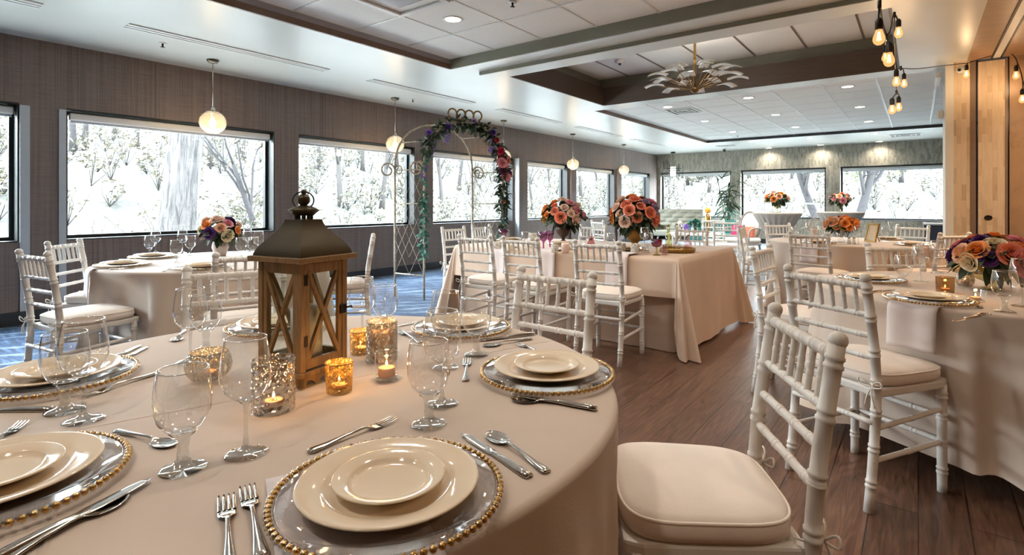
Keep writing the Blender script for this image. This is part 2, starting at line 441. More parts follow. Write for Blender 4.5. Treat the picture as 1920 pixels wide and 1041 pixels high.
# tray 1
m = MB(); m.bx(TR1[0] - .1, TR1[1] + .1, TR1[2] - .1, TR1[3] + .1, 2.98, 3.0)
m.bx(TR3[0] - .1, TR3[1] + .1, TR3[2], TR3[3] + .1, 2.925, 2.945)
m.bx(TR2[0] - .4, TR2[1] + .2, TR2[2] - .3, TR2[3] + .4, 3.34, 3.36)
struct('ceiling_tile_field', m, M['tile'])
g = MB(); gw = .012
for k in range(8):
    x = -3.9 + .66 * k
    if x < TR1[1]: g.bx(x - gw, x + gw, TR1[2], TR1[3], 2.974, 2.98)
for k in range(12):
    y = 4.09 - .69 * k
    if y > TR1[2]: g.bx(TR1[0], TR1[1], y - gw, y + gw, 2.974, 2.98)
struct('trim_4', g, M['ridge'])
g = MB()
for k in range(9):
    x = -4.46 + .666 * k
    if x < TR3[1]: g.bx(x - gw * 1.2, x + gw * 1.2, TR3[2], TR3[3], 2.919, 2.925)
for k in range(9):
    y = 9.05 + .69 * k
    if y < TR3[3]: g.bx(TR3[0], TR3[1], y - gw * .35, y + gw * .35, 2.9215, 2.925)
struct('trim_5', g, M['white_plastic'])
g = MB()
for k in range(7):
    x = -3.86 + .66 * k
    if x < TR2[1] + .1: g.bx(x - gw, x + gw, TR2[2] - .2, TR2[3] + .2, 3.334, 3.34)
struct('trim_6', g, M['grey_strip'])
m = MB(); m.bx(TR1[0] - .02, TR1[0] + .006, TR1[2], TR1[3], ZC - .002, 2.92); struct('trim_7', m, M['trim_wood'])
m = MB(); m.bx(TR1[0] - .02, TR1[0], TR1[2], TR1[3], 2.92, 2.98); struct('trim_8', m, M['lilac_paint'])
m = MB(); m.bx(TR1[0], TR1[1], TR1[3] - .006, TR1[3] + .02, ZC - .002, 2.98); struct('trim_9', m, M['beam_paint'])
m = MB(); m.bx(TR1[1] - .006, TR1[1] + .05, TR1[2], TR1[3], ZC, 2.98); m.bx(TR1[0], TR1[1], TR1[2] - .05, TR1[2] + .006, ZC, 2.98); struct('trim_10', m, M['beam_paint'])
# tray 2: dark timber band, set-back cove above
x0, x1, y0, y1 = TR2
m = MB(); e = .02
m.bx(x0 - e, x0 + .004, y0, y1, ZC - .001, 3.16); m.bx(x0, x1, y1 - .004, y1 + e, ZC - .001, 3.16)
m.bx(x0, x1, y0 - e, y0 + .004, ZC - .001, 3.16); m.bx(x1 - .004, x1 + e, y0, y1, ZC - .001, 3.16)
struct('trim_11', m, M['beam_wood'])
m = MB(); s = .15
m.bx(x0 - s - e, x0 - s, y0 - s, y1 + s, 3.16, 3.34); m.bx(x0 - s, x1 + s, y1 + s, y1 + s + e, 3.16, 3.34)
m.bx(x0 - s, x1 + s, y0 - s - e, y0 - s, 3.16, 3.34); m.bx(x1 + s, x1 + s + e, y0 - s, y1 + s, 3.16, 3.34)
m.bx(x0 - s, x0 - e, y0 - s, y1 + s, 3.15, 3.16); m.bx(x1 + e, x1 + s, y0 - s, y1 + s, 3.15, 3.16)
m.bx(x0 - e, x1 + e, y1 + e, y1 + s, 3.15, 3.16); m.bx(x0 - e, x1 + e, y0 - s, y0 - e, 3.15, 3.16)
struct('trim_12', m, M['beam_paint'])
m = MB(); m.bx(x0 - .16, x1 + .2, 5.12, 5.40, ZC - .045, ZC); struct('ceiling_beam', m, M['soffit'])
m = MB(); m.bx(x0 - .162, x1 + .2, 5.112, 5.122, ZC - .04, ZC); struct('trim_13', m, M['beam_paint'])
# tray 3
m = MB(); m.bx(TR3[0] - .02, TR3[0] + .004, TR3[2], TR3[3], ZC - .002, 2.925); struct('trim_14', m, M['trim_wood'])
m = MB(); m.bx(TR3[0], TR3[1], TR3[3] - .004, TR3[3] + .02, ZC - .002, 2.925); m.bx(TR3[1] - .004, TR3[1] + .02, TR3[2], TR3[3], ZC, 2.925); struct('trim_15', m, M['base_black'])
# partition: white-edged column, strip, hinged panel and the timber wall beyond it
m = MB(); m.bx(.33, .475, 8.15, 9.0, 0, ZC); struct('wall_column', m, M['wall_p'])
m = MB(); m.bx(.255, .33, 8.146, 9.004, 0, ZC + .05); struct('trim_16', m, M['white_trim'])
m = MB(); m.bx(.475, .53, 8.165, 8.4, 0, ZC); struct('trim_17', m, M['grey_strip'])
m = MB(); m.bx(.53, .545, 8.19, 8.4, 0, ZC); m.bx(.80, .815, 8.19, 8.4, 0, ZC); struct('trim_18', m, M['base_black'])
m = MB(); m.bx(.548, .775, 8.15, 8.21, .02, 2.83); door = struct('door_1', m, M['wall_p'])
m = MB(); m.bx(.775, .8, 8.148, 8.21, .02, 2.83); obj('door_edge', m, M['grey_strip'], door)
m = MB(); m.lathe([(.034, 0), (.036, .004), (.03, .008), (.02, .003), (0, .003)], 24); 
h = obj('door_pull', m, M['hinge'], door); h.location = (.635, 8.149, 1.04); h.rotation_euler = (PI / 2, 0, 0); h.scale = (1, .8, 1)
m = MB(); m.bx(.815, XR, 8.17, 8.4, 0, ZC); struct('wall_partition', m, M['tan_panel'])
m = MB(); m.bx(.655, .672, -2, 8.15, ZC - .012, ZC); m.bx(.735, .75, -2, 8.15, ZC - .012, ZC); struct('trim_19', m, M['hinge'])
m = MB(); m.bx(.672, .735, -2, 8.15, ZC - .006, ZC); struct('trim_20', m, M['ridge'])

# ------------------------------------------------------------------ ceiling fittings
lens_mat = emit('lamp_lens', (1, .9, .74, 1), 14)
tm = MB().lathe([(.072, 0), (.098, 0), (.1, -.004), (.096, -.008), (.078, -.008), (.072, -.003)], 28)
tmesh = tm.mesh('downlight_trim', M['white_plastic'])
lmesh = MB().lathe([(0, -.004), (.074, -.004), (.074, -.001), (0, -.001)], 28).mesh('downlight_lens', lens_mat)
def lamp(x, y, z, power, col=(1, .89, .76), size=.13, spread=2.3):
    L = bpy.data.lights.new('downlight_lamp', 'AREA'); L.shape = 'DISK'; L.size = size; L.energy = power; L.color = col; L.spread = spread
    o = bpy.data.objects.new('downlight_lamp', L); C.objects.link(o); o.location = (x, y, z - .012); return o
def downlight(x, y, z, label, power):
    t = thing('downlight', label, 'ceiling light', (x, y, z), 0, 'recessed downlights in the ceiling')
    link('trim_ring', tmesh, t); link('lens', lmesh, t)
    lamp(x, y, z, power)
    return t
rows = ['first', 'second', 'third']
PW3, PW1 = 19, 6
cols = [(-3.55, 'by the window side'), (-2.2, 'in the middle column'), (-.83, 'by the partition side')]
for cx, cn in cols:
    for k, y in enumerate((9.25, 11.33, 13.43)):
        downlight(cx, y, 2.9245, 'round recessed downlight in lounge tile ceiling, %s from the dark beam, %s' % (rows[k], cn), PW3)
    for k, y in enumerate((15.25, 17.3)):
        downlight(cx, y, ZC, 'small recessed downlight in flat soffit, %s, %s' % (('before the back wall strip', 'close against the back wall')[k], cn), PW3 * .42)
downlight(-3.576, 3.763, 2.98, 'large round downlight in front tile tray above the lantern table', PW1)
for (x, y) in [(-2.2, 3.763), (-.83, 3.763), (-3.576, 1.69), (-2.2, 1.69), (-.83, 1.69), (-2.2, -.5), (-.83, -.5)]:
    lamp(x, y, 2.97, PW1)
for (x, y, p) in [(1.5, 6.9, 34), (3.0, 5.2, 20), (1.9, 4.4, 12), (3.0, 2.6, 12), (1.9, .8, 10)]:
    lamp(x, y, ZC - .01, p, (1, .72, .47), .16)

def vent(x, y, z, sx, sy, label, n=3):
    t = thing('ceiling_vent', label, 'vent', (x, y, z))
    f = MB()
    for k in range(n):
        a, b = sx / 2 * (1 - k / (n + .3)), sy / 2 * (1 - k / (n + .3))
        f.bx(-a, a, b - .022, b, -.014, -.004); f.bx(-a, a, -b, -b + .022, -.014, -.004)
        f.bx(-a, -a + .022, -b + .022, b - .022, -.014, -.004); f.bx(a - .022, a, -b + .022, b - .022, -.014, -.004)
    obj('louvre', f, M['white_plastic'], t)
    obj('backing', MB().bx(-sx / 2 + .01, sx / 2 - .01, -sy / 2 + .01, sy / 2 - .01, -.004, -.0005), M['black_frame'], t)
    return t
vent(-3.47, 9.82, 2.925, .5, .62, 'square louvred air vent in the lounge tile ceiling near the dark beam')
vent(-.25, 16.0, ZC, .62, .5, 'louvred air vent in the soffit above the right back window')
vent(-4.37, 15.9, ZC, .5, .4, 'flat air vent in the soffit above the settee corner')
t = thing('ceiling_panel', 'square white diffuser panel in the front tile tray beside the downlight', 'vent', (-3.57, 3.06, 2.974))
obj('frame', MB().bx(-.32, .32, .28, .33, -.02, 0).bx(-.32, .32, -.33, -.28, -.02, 0).bx(-.32, -.27, -.28, .28, -.02, 0).bx(.27, .32, -.28, .28, -.02, 0), M['white_plastic'], t, .004)
obj('diffuser', MB().grid(lambda u, v: (-.27 + .54 * u, -.28 + .56 * v, -.004 - .05 * min(1, 4 * min(u, 1 - u, v, 1 - v)) + .04), 12, 12), M['lilac_paint'], t)
for i, (a, b, l) in enumerate([(-.6, 1.18, 'before the first pendant lamp'), (1.79, 3.89, 'above the first wide window'), (4.55, 6.62, 'above the second wide window'),
                               (7.32, 9.3, 'above the arch window'), (10.0, 12.1, 'above the windows past the arch'), (12.8, 14.9, 'nearest the back corner')]):
    t = MB(); t.bx(-.075, .075, a, b, -.006, 0); t.bx(-.075, -.055, a, b, -.012, -.006); t.bx(.055, .075, a, b, -.012, -.006); t.bx(-.01, .01, a, b, -.012, -.006)
    tag(obj('slot_diffuser', t, M['ridge'], None, 0, (-5.85, 0, ZC)), 'long white slot diffuser in the soffit ' + l, 'vent', 'slot diffusers along the window soffit')
def sprinkler(x, y, z, label):
    t = thing('sprinkler', label, 'sprinkler', (x, y, z), 0, 'ceiling sprinklers')
    obj('cover_plate', MB().lathe([(0, -.006), (.036, -.006), (.038, 0), (0, 0)], 16), M['white_plastic'], t)
    obj('nozzle', MB().lathe([(0, -.045), (.02, -.043), (.022, -.04), (.008, -.036), (.01, -.006), (0, -.006)], 10), M['hinge'], t)
sprinkler(*at(305, 81, ZC), 'small dark sprinkler beside the first pendant lamp')
sprinkler(*at(774, 186, ZC), 'small dark sprinkler beside the second pendant lamp')
sprinkler(*at(961, 4, 2.974), 'dark sprinkler in the front tile tray past the downlight')
sprinkler(*at(1383, 254, 2.919), 'dark sprinkler in the lounge tile ceiling')
t = thing('security_camera', 'small white dome camera under the soffit by the back wall', 'camera', at(1358, 279, ZC))
obj('housing', MB().lathe([(0, -.05), (.05, -.05), (.055, 0), (0, 0)], 16), M['white_plastic'], t)
obj('dome', MB().ball((0.01, -.03, -.06), .045, 12, 8), M['black_metal'], t)
t = thing('smoke_detector', 'round smoke detector on the raised middle tray ceiling', 'smoke detector', at(1162, 113, 3.34))
obj('housing', MB().lathe([(0, -.05), (.04, -.05), (.06, -.03), (.065, 0), (0, 0)], 20), M['white_plastic'], t)
obj('sensor', MB().lathe([(0, -.075), (.018, -.07), (.022, -.05), (0, -.05)], 12), M['hinge'], t)
t = thing('motion_sensor', 'small beige sensor box on the white column edge', 'sensor', (.225, 8.7, 2.33))
obj('housing', MB().box(0, 0, 0, .06, .09, .1), M['white_trim'], t, .01)
obj('lens_face', MB().box(-.03, -.01, -.01, .012, .05, .05), M['cream'], t, .005)
t = thing('alarm_light', 'small round twin alarm light high on the wallpapered column', 'alarm', (.4, 8.15, 2.76))
a = obj('base_plate', MB().lathe([(0, 0), (.045, 0), (.042, .015), (0, .015)], 18), M['white_trim'], t); a.rotation_euler = (PI / 2, 0, 0)
obj('lamp_head', MB().ball((-.02, -.03, 0), .018, 10, 8), M['hinge'], t); obj('lamp_head', MB().ball((.022, -.03, .002), .018, 10, 8), M['white_trim'], t)
t = thing('strip_light', 'narrow white strip light on the ceiling edge beside the column', 'light', (.2, 8.7, 2.78))
obj('casing', MB().box(0, 0, 0, .06, .62, .07), M['white_plastic'], t, .01)

# pendant globes along the windows
globe = NM('ribbed_globe_glass'); v = globe.coord()
sz_ = globe.node('ShaderNodeSeparateXYZ', {0: v})
rib = globe.math('SINE', globe.math('MULTIPLY', sz_.outputs[2], 330.0))
nrm = globe.bump(rib, .7, .004)
tr = globe.node('ShaderNodeBsdfTransparent', {'Color': (1, .95, .85, 1)}); gl = globe.node('ShaderNodeBsdfGlossy', {'Roughness': .12, 'Normal': nrm})
tl = globe.node('ShaderNodeBsdfTranslucent', {'Color': (1, .9, .74, 1), 'Normal': nrm})
fr = globe.schlick(1.5, nrm)
mx = globe.node('ShaderNodeMixShader', {0: .14, 1: tr.outputs[0], 2: tl.outputs[0]})
M['globe'] = globe.surf(globe.node('ShaderNodeMixShader', {0: globe.math('MINIMUM', globe.math('MULTIPLY', fr, 1.3), 1.0), 1: mx.outputs[0], 2: gl.outputs[0]}).outputs[0])
M['bulb_on'] = emit('warm_bulb', (1, .76, .42, 1), 12)
gr = .143
gmesh = MB().shell([(gr * math.sin(rad(a)), -gr * math.cos(rad(a)) * .93) for a in range(8, 170, 6)], 32).mesh('globe_shade', M['globe'])
bmesh_ = MB().ball((0, 0, -.01), .034, 14, 10, 1.45).mesh('bulb', M['bulb_on'])
capm = MB().lathe([(0, gr * .9 + .05), (.012, gr * .9 + .05), (.03, gr * .9 + .02), (.034, gr * .88), (.016, gr * .8), (.016, .045), (0, .045)], 16).mesh('socket_cap', M['steel'])
pend = [(-6.49, 2.83, 'first pendant globe lamp, hanging at the large tree trunk window'), (-6.55, 5.585, 'second pendant globe lamp, hanging left of the metal arch'),
        (-6.58, 8.39, 'third pendant globe lamp, hanging right of the arch by pink flowers'), (-6.54, 11.0, 'fourth pendant globe lamp, hanging above the left rose urn'),
        (-6.57, 13.83, 'fifth pendant globe lamp, hanging nearest the back corner')]
for x, y, l in pend:
    zg = 2.14
    t = thing('pendant_lamp', l, 'lamp', (x, y, zg), 0, 'globe pendants along the windows')
    link('globe_shade', gmesh, t); link('bulb', bmesh_, t); link('socket_cap', capm, t)
    obj('canopy', MB().lathe([(0, ZC - zg - .035), (.05, ZC - zg - .03), (.065, ZC - zg - .01), (.066, ZC - zg), (0, ZC - zg)], 20), M['roof_metal'], t)
    obj('cord', MB().tube([(0, 0, .17), (0, 0, ZC - zg - .03)], .004, 6), M['steel'], t)
    P = bpy.data.lights.new('pendant_light', 'POINT'); P.energy = 8; P.color = (1, .72, .42); P.shadow_soft_size = .04
    o = bpy.data.objects.new('pendant_light', P); C.objects.link(o); o.location = (x, y, zg - .075)
# bar pendant in the back corner
x, y, _ = at(1262, 285, ZC)
t = thing('pendant_lamp', 'black rod pendant lamp with frosted cylinder in the back corner', 'lamp', (x, y, 2.2))
obj('canopy', MB().lathe([(0, ZC - 2.2 - .05), (.07, ZC - 2.2 - .05), (.07, ZC - 2.2), (0, ZC - 2.2)], 16), M['black_metal'], t)
obj('cord', MB().tube([(0, 0, .2), (0, 0, ZC - 2.2 - .04)], .007, 6), M['black_metal'], t)
obj('shade', MB().lathe([(0, -.12), (.085, -.12), (.085, .18), (0, .18)], 20), emit('frosted_shade', (1, .93, .82, 1), 2.5), t)
f = MB(); random.seed(4)
for k in range(12):
    a = k * PI / 6; r = .2 + .1 * (k % 2); zz = random.uniform(-.2, .02)
    f.tube([(r * math.cos(a), r * math.sin(a), zz), (r * math.cos(a), r * math.sin(a), zz + .4)], .009, 5)
for z in (.05, .12):
    for rr in (.2, .3): f.tube([(rr * math.cos(q * PI / 12), rr * math.sin(q * PI / 12), z) for q in range(24)], .007, 5, True)
f.tube([(-.3, 0, .12), (.3, 0, .12)], .007, 5); f.tube([(0, -.3, .12), (0, .3, .12)], .007, 5)
obj('rod_cage', f, M['black_metal'], t)

# chandelier of curved white blades in the middle tray
t = thing('chandelier', 'brass stem chandelier with curved white glass blades in the middle tray', 'chandelier', (-2.24, 6.75, 2.62))
obj('canopy', MB().lathe([(0, .68), (.09, .68), (.13, .70), (.135, .72), (0, .72)], 24), M['white_plastic'], t)
obj('stem', MB().tube([(0, 0, .02), (0, 0, .69)], .017, 12), M['old_gold'], t)
obj('hub', MB().lathe([(0, -.03), (.03, -.025), (.05, 0), (.05, .02), (.02, .04), (0, .04)], 16), M['old_gold'], t)
rnd = random.Random(8)
blade = NM('white_blade_glass'); M['blade'] = blade.bsdf(srgb(236, 238, 234), .25, 0)
k = 0
for tier, (n, r0, z0, el) in enumerate([(8, .46, .10, 12), (8, .42, .2, 22), (6, .28, .27, 30)]):
    for i in range(n):
        a = 2 * PI * (i + .5 * tier) / n + .2
        ca, sa = math.cos(a), math.sin(a)
        arm = obj('arm', MB().tube([(.03 * ca, .03 * sa, .02), ((r0 - .02) * ca, (r0 - .02) * sa, z0)], .005, 6), M['old_gold'], t)
        def bl(u, v, r0=r0, z0=z0, ca=ca, sa=sa):
            s = -.08 + .24 * u; ww = (v - .5) * .11
            zz = z0 + .035 * math.sin(PI * u * .9) - .02 * u
            rr = r0 + s
            return (rr * ca - ww * sa, rr * sa + ww * ca, zz + .004)
        obj('blade', MB().grid(bl, 8, 2), M['blade'], t, solid=.006)

L = bpy.data.lights.new('chandelier_light', 'POINT'); L.energy = 10; L.color = (1, .88, .78); L.shadow_soft_size = .08
o = bpy.data.objects.new('chandelier_light', L); C.objects.link(o); o.location = (-2.24, 6.75, 3.02)
# ------------------------------------------------------------------ bamboo-turned ballroom chair (faces +Y)
def turned(pts, r, rings, n=10, rr=1.16):               # tube along a polyline with pairs of raised rings
    P = [Vector(p) for p in pts]
    L = [0]
    for a, b in zip(P, P[1:]): L.append(L[-1] + (b - a).length)
    tot = L[-1]
    def pos(s):
        for i in range(len(P) - 1):
            if s <= L[i + 1] + 1e-9:
                f = (s - L[i]) / max(1e-9, L[i + 1] - L[i]); return P[i].lerp(P[i + 1], f)
        return P[-1]
    ss = {0.0: r, tot: r}
    for k in range(1, 12): ss[tot * k / 12] = r
    for t in rings:
        for o in (-.009, .009):
            c = t * tot + o
            if c < .006 or c > tot - .006: continue
            for d, q in ((-.0055, r), (-.003, r * rr), (.003, r * rr), (.0055, r)): ss[c + d] = q
    ks = sorted(ss)
    return MB().tube([pos(s) for s in ks], [ss[s] for s in ks], n)
def smooth(pts, k=4):
    out = []
    n = len(pts)
    for i in range(n - 1):
        p0, p1, p2, p3 = (Vector(pts[max(0, i - 1)]), Vector(pts[i]), Vector(pts[i + 1]), Vector(pts[min(n - 1, i + 2)]))
        for j in range(k):
            t = j / k
            out.append(.5 * ((2 * p1) + (p2 - p0) * t + (2 * p0 - 5 * p1 + 4 * p2 - p3) * t * t + (3 * p1 - p0 - 3 * p2 + p3) * t ** 3))
    out.append(Vector(pts[-1])); return out
def superell(a, b, n, ex=3.4, taper=0.0):
    o = []
    for k in range(n):
        t = 2 * PI * k / n; c, s = math.cos(t), math.sin(t)
        x = a * math.copysign(abs(c) ** (2 / ex), c); y = b * math.copysign(abs(s) ** (2 / ex), s)
        o.append((x * (1 + taper * y / b), y))
    return o
def make_chair():
    t = thing('ballroom_chair', 'x', 'chair')
    px, mt = .182, M['chair']
    for s in (-1, 1):
        pts = smooth([(s * px, -.252, 0), (s * px, -.225, .2), (s * px, -.208, .42), (s * px, -.218, .6), (s * (px - .004), -.262, .87)], 5)
        b = turned(pts, .0185, (.12, .27, .42, .55, .68, .83, .955))
        b.ball((s * (px - .004), -.264, .875), .021, 12, 8, .9)
        obj('back_post', b, mt, t)
        obj('front_leg', turned([(s * .19, .182, 0), (s * .188, .182, .43)], .0185, (.2, .45, .7, .9)), mt, t)
        sd = turned([(s * .187, -.215, .31), (s * .187, .188, .33)], .0105, (.5,))
        obj('side_stretcher', sd, mt, t)
        obj('side_stretcher', turned([(s * .187, -.24, .19), (s * .188, .19, .2)], .0105, (.5,)), mt, t)
    def post_y(z): return -.208 if z < .42 else (-.208 - .01 * (z - .42) / .18 if z < .6 else -.218 - .044 * (z - .6) / .27)
    obj('top_rail', turned([(-px, post_y(.845), .845), (px, post_y(.845), .845)], .0135, (.1, .26, .42, .58, .74, .9)), mt, t)
    for z, r in ((.735, .0105), (.655, .0105), (.572, .0105)):
        obj('back_rail', turned([(-px, post_y(z), z), (px, post_y(z), z)], r, (.15, .38, .62, .85)), mt, t)
    for k in range(6):
        x = -.13 + .052 * k
        obj('spindle', turned([(x, post_y(.735), .735), (x, post_y(.845), .845)], .0085, (.5,), 8), mt, t)
    obj('front_stretcher', turned([(-.188, .19, .3), (.188, .19, .3)], .0105, (.3, .7)), mt, t)
    obj('front_stretcher', turned([(-.188, .19, .2), (.188, .19, .2)], .0105, (.3, .7)), mt, t)
    obj('rear_stretcher', turned([(-px, -.225, .33), (px, -.225, .33)], .0105, (.3, .7)), mt, t)
    obj('seat', MB().prism([(-.185, -.2), (.185, -.2), (.205, .17), (.19, .215), (-.19, .215), (-.205, .17)], .418, .452), mt, t, .008)
    # cushion: rounded pad with piping and ties
    N = 44
    rings = []
    for (k, z) in [(.9, .452), (.985, .458), (1.0, .474), (.995, .492), (.965, .502), (.9, .509), (.7, .516), (.4, .519), (.0001, .520)]:
        rings.append([(x * k, y * k + .012, z) for x, y in superell(.203, .205, N, 4.2, .05)])
    vs = [p for r in rings for p in r]
    fs = [(i * N + k, i * N + (k + 1) % N, (i + 1) * N + (k + 1) % N, (i + 1) * N + k) for i in range(len(rings) - 1) for k in range(N)]
    c = obj('cushion', MB().add(vs, fs), M['cushion'], t)
    pp = [(x * .985, y * .985 + .012, .497) for x, y in superell(.203, .205, N, 4.2, .05)]
    obj('piping', MB().tube(pp, .004, 6, True), M['cushion'], c)
    for s in (-1, 1):
        b = MB(); x, y, z = s * px, -.232, .468
        b.tube([(s * .17, -.17, .465), (s * .195, -.2, .468), (x, -.236, .47)], .0028, 5)
        for d in (-1, 1):
            b.tube(smooth([(x, y, z), (x + d * .02, y - .012, z + .02), (x + d * .042, y - .014, z + .026), (x + d * .045, y - .012, z + .008), (x + d * .015, y - .008, z - .002), (x, y, z)], 3), .003, 5)
            b.tube(smooth([(x, y, z), (x + d * .008, y - .014, z - .03), (x + d * .02, y - .012, z - .075)], 3), .003, 5)
        obj('tie', b, M['cord'], c)
    return t
CHAIR0 = make_chair(); CHAIR0.scale = (1, 1, 1.04); used = []; CH = []
def chair(bx, by, ang, label, group=None, z=0, s=1.0):
    """bx, by: where the top of the back stands; ang: direction the sitter faces (degrees)."""
    a = rad(ang); ox, oy = bx + .262 * s * math.cos(a), by + .262 * s * math.sin(a)
    CH.append((ox, oy, a))
    if not used:
        o = CHAIR0; o.location = (ox, oy, z); o.rotation_euler = (0, 0, a - PI / 2)
        o['label'] = label; o['group'] = group; used.append(1)
    else: o = dup(CHAIR0, (ox, oy, z), a - PI / 2, label, group)
    o.scale = (s, s, 1.04)
    o['group'] = group or 'white ballroom chairs'
    return o
def face(p, c, d=0): return math.degrees(math.atan2(c[1] - p[1], c[0] - p[0])) + d

T1, T2, T3, T4 = (-1.235, .735), (-4.37, 1.97), (.31, 3.64), (-.64, 7.36)
TT = .76                                                # height of the cloth tops
R1, R2, R3, R4 = .772, .79, .775, .84
# ---- chairs of the lantern table
chair(-.226, 1.462, 212, 'white ballroom chair with full seat cushion, right of the lantern table', s=.94)
p = ray(1040, 2.24); chair(p[0], p[1], face(p, T1), 'white ballroom chair behind the lantern table, between it and the long table')
p = (-2.46, 1.16); chair(p[0], p[1], face(p, T1, -4), 'white ballroom chair tucked behind the lantern, partly hidden by it')
# ---- chairs of the window table
chair(-4.13, .80, face((-4.13, .80), T2, -2), 'white ballroom chair at the window table with bow tied on its outer post')
p = ray(121, 4.05); chair(p[0], p[1], face(p, T2, 0), 'white ballroom chair between the window table and the wall pillar')
p = ray(470, 3.1); chair(p[0], p[1], face(p, T2), 'white ballroom chair on the aisle side of the window table, seen beside the lantern roof')
p = (-3.86, 3.04); chair(p[0], p[1], 232, 'white ballroom chair seen edge-on between the lantern and the metal arch')
# ---- chairs of the long table
fy = 3.58
for px, l, d in ((890, 'first white ballroom chair along the long table front, nearest the arch', 2), (975, 'second white ballroom chair along the long table front, in the middle', -2),
                 (1118, 'third white ballroom chair along the long table front, nearest its draped end', 3)):
    chair(ony(px, fy), fy, 90 + d, l, 'chairs along the long table')
p = ray(850, 6.5); chair(p[0], p[1], -4, 'white ballroom chair at the arch end of the long table, nearer to the camera', 'chairs along the long table')
p = ray(902, 7.0); chair(p[0], p[1], 2, 'white ballroom chair at the arch end of the long table, set behind another', 'chairs along the long table')
chair(ony(1297, 6.24), 6.24, 268, 'white ballroom chair on the far side of the long table behind the brass tray', 'chairs along the long table')
chair(ony(1112, 6.24), 6.24, 272, 'white ballroom chair on the far side of the long table between two rose urns', 'chairs along the long table')
p = ray(1120, 8.9); chair(p[0], p[1], 60, 'white ballroom chair close to the window wall behind the left rose urn')
# ---- chairs of the right table
chair(-.315, 2.58, face((-.315, 2.58), T3, -1), 'white ballroom chair drawn out in front of the right flower table, full legs in view')
p = (-.83, 3.83); chair(p[0], p[1], face(p, T3, 5), 'white ballroom chair at the right flower table, next to the long table corner')
p = ray(1676, 3.75); chair(p[0], p[1], face(p, T3, 10), 'white ballroom chair on the far side of the right flower table, before the round table')
# ---- chairs of the far round table
p = ray(1516, 5.25); chair(p[0], p[1], face(p, T4, -8), 'white ballroom chair before the far round table, its curved rear leg in view')
p = ray(1390, 6.85); chair(p[0], p[1], 5, 'white ballroom chair standing edge-on past the long table far corner')
p = ray(1458, 7.6); chair(p[0], p[1], face(p, T4), 'white ballroom chair behind the far round table, under the first cocktail table')
p = ray(1711, 6.9); chair(p[0], p[1], face(p, T4), 'white ballroom chair behind the far round table, beside the dark cabinet')
p = ray(1790, 5.1); chair(p[0], p[1], face(p, T4), 'white ballroom chair in front of the wallpapered column, behind the right flowers')
# ---- lounge chairs
p = ray(1337, 9.7); chair(p[0], p[1], 100, 'white ballroom chair in the lounge, left one of the close pair')
p = ray(1361, 8.7); chair(p[0], p[1], 104, 'white ballroom chair in the lounge, right one of the close pair')

# ------------------------------------------------------------------ tablecloths
def round_cloth(c, R, label, mat, seed, folds=16, flare=.10, name='tablecloth', hem=.004, naps=()):
    rnd = random.Random(seed); N = 224; NV = 22
    ph = [rnd.uniform(0, 2 * PI) for _ in range(6)]
    def fold(a):
        f = math.sin(folds * a + ph[0] + .9 * math.sin(3 * a + ph[1])) + .45 * math.sin((folds * 1.6 // 1) * a + ph[2]) + .35 * math.sin(5 * a + ph[3])
        return f
    def fn(u, v):
        a = 2 * PI * u
        if v < .36:                                     # top
            r = R * (v / .36); return (r * math.cos(a), r * math.sin(a), TT)
        if v < .5:                                      # rounded shoulder
            t = (v - .36) / .14; b = t * PI / 2
            return ((R + .016 * math.sin(b)) * math.cos(a), (R + .016 * math.sin(b)) * math.sin(a), TT - .016 * (1 - math.cos(b)))
        t = (v - .5) / .5
        z = (TT - .016) * (1 - t) + hem * t
        k = 1.0
        for na in naps:                                 # lies smooth under a hanging napkin
            d = abs((a - rad(na) + PI) % (2 * PI) - PI) * R
            if d < .16: k = min(k, max(0, (d - .1) / .06) + max(0, min(1, (t - .42) / .2)))
        k = min(1, k)
        r = R + .016 + flare * t ** 1.2 + .05 * k * fold(a) * (t ** .8) * (1 + .5 * t)
        if t > .93: r += .03 * (t - .93) / .07 * (1 + .6 * math.sin(9 * a + ph[4]))
        for (ox, oy, ca) in CH:                         # pushed in where a seat stands against it
            dx, dy = ox - c[0], oy - c[1]
            if dx * dx + dy * dy > 1.5: continue
            ex, ey = math.cos(ca), math.sin(ca)
            for it in range(3):
                px, py = r * math.cos(a) - dx, r * math.sin(a) - dy
                along, side = px * ex + py * ey, abs(-px * ey + py * ex)
                f = max(0, min(1, (.325 - side) / .07)) * max(0, min(1, (t - .02) / .16))
                if along < .222 and f > 0 and along > -.6: r -= (.225 - along) * f * .96
        r = max(r, .3)
        return (r * math.cos(a), r * math.sin(a), max(hem, z + .012 * math.sin(7 * a + ph[5]) * t * (1 - t)))
    m = MB().grid(fn, N, 44, True)
    return tag(obj(name, m, mat, None, 0, (c[0], c[1], 0)), label, 'tablecloth', 'round tablecloths')
round_cloth(T1, R1, 'blush floor-length tablecloth on the round table under the wooden lantern', M['cloth_lantern'], 3, 19, naps=(-25, 96))
round_cloth(T2, R2, 'blush floor-length tablecloth on the round table by the first window', M['cloth'], 7, 15, .08, naps=(262,))
round_cloth(T3, R3, 'blush floor-length tablecloth on the round table with bright right-hand flowers', M['cloth'], 12, 14, .07, hem=.11, naps=(215, 176))
round_cloth(T4, R4, 'blush floor-length tablecloth on the far round table with orange flowers', M['cloth'], 21, 15, .06, naps=(250,))

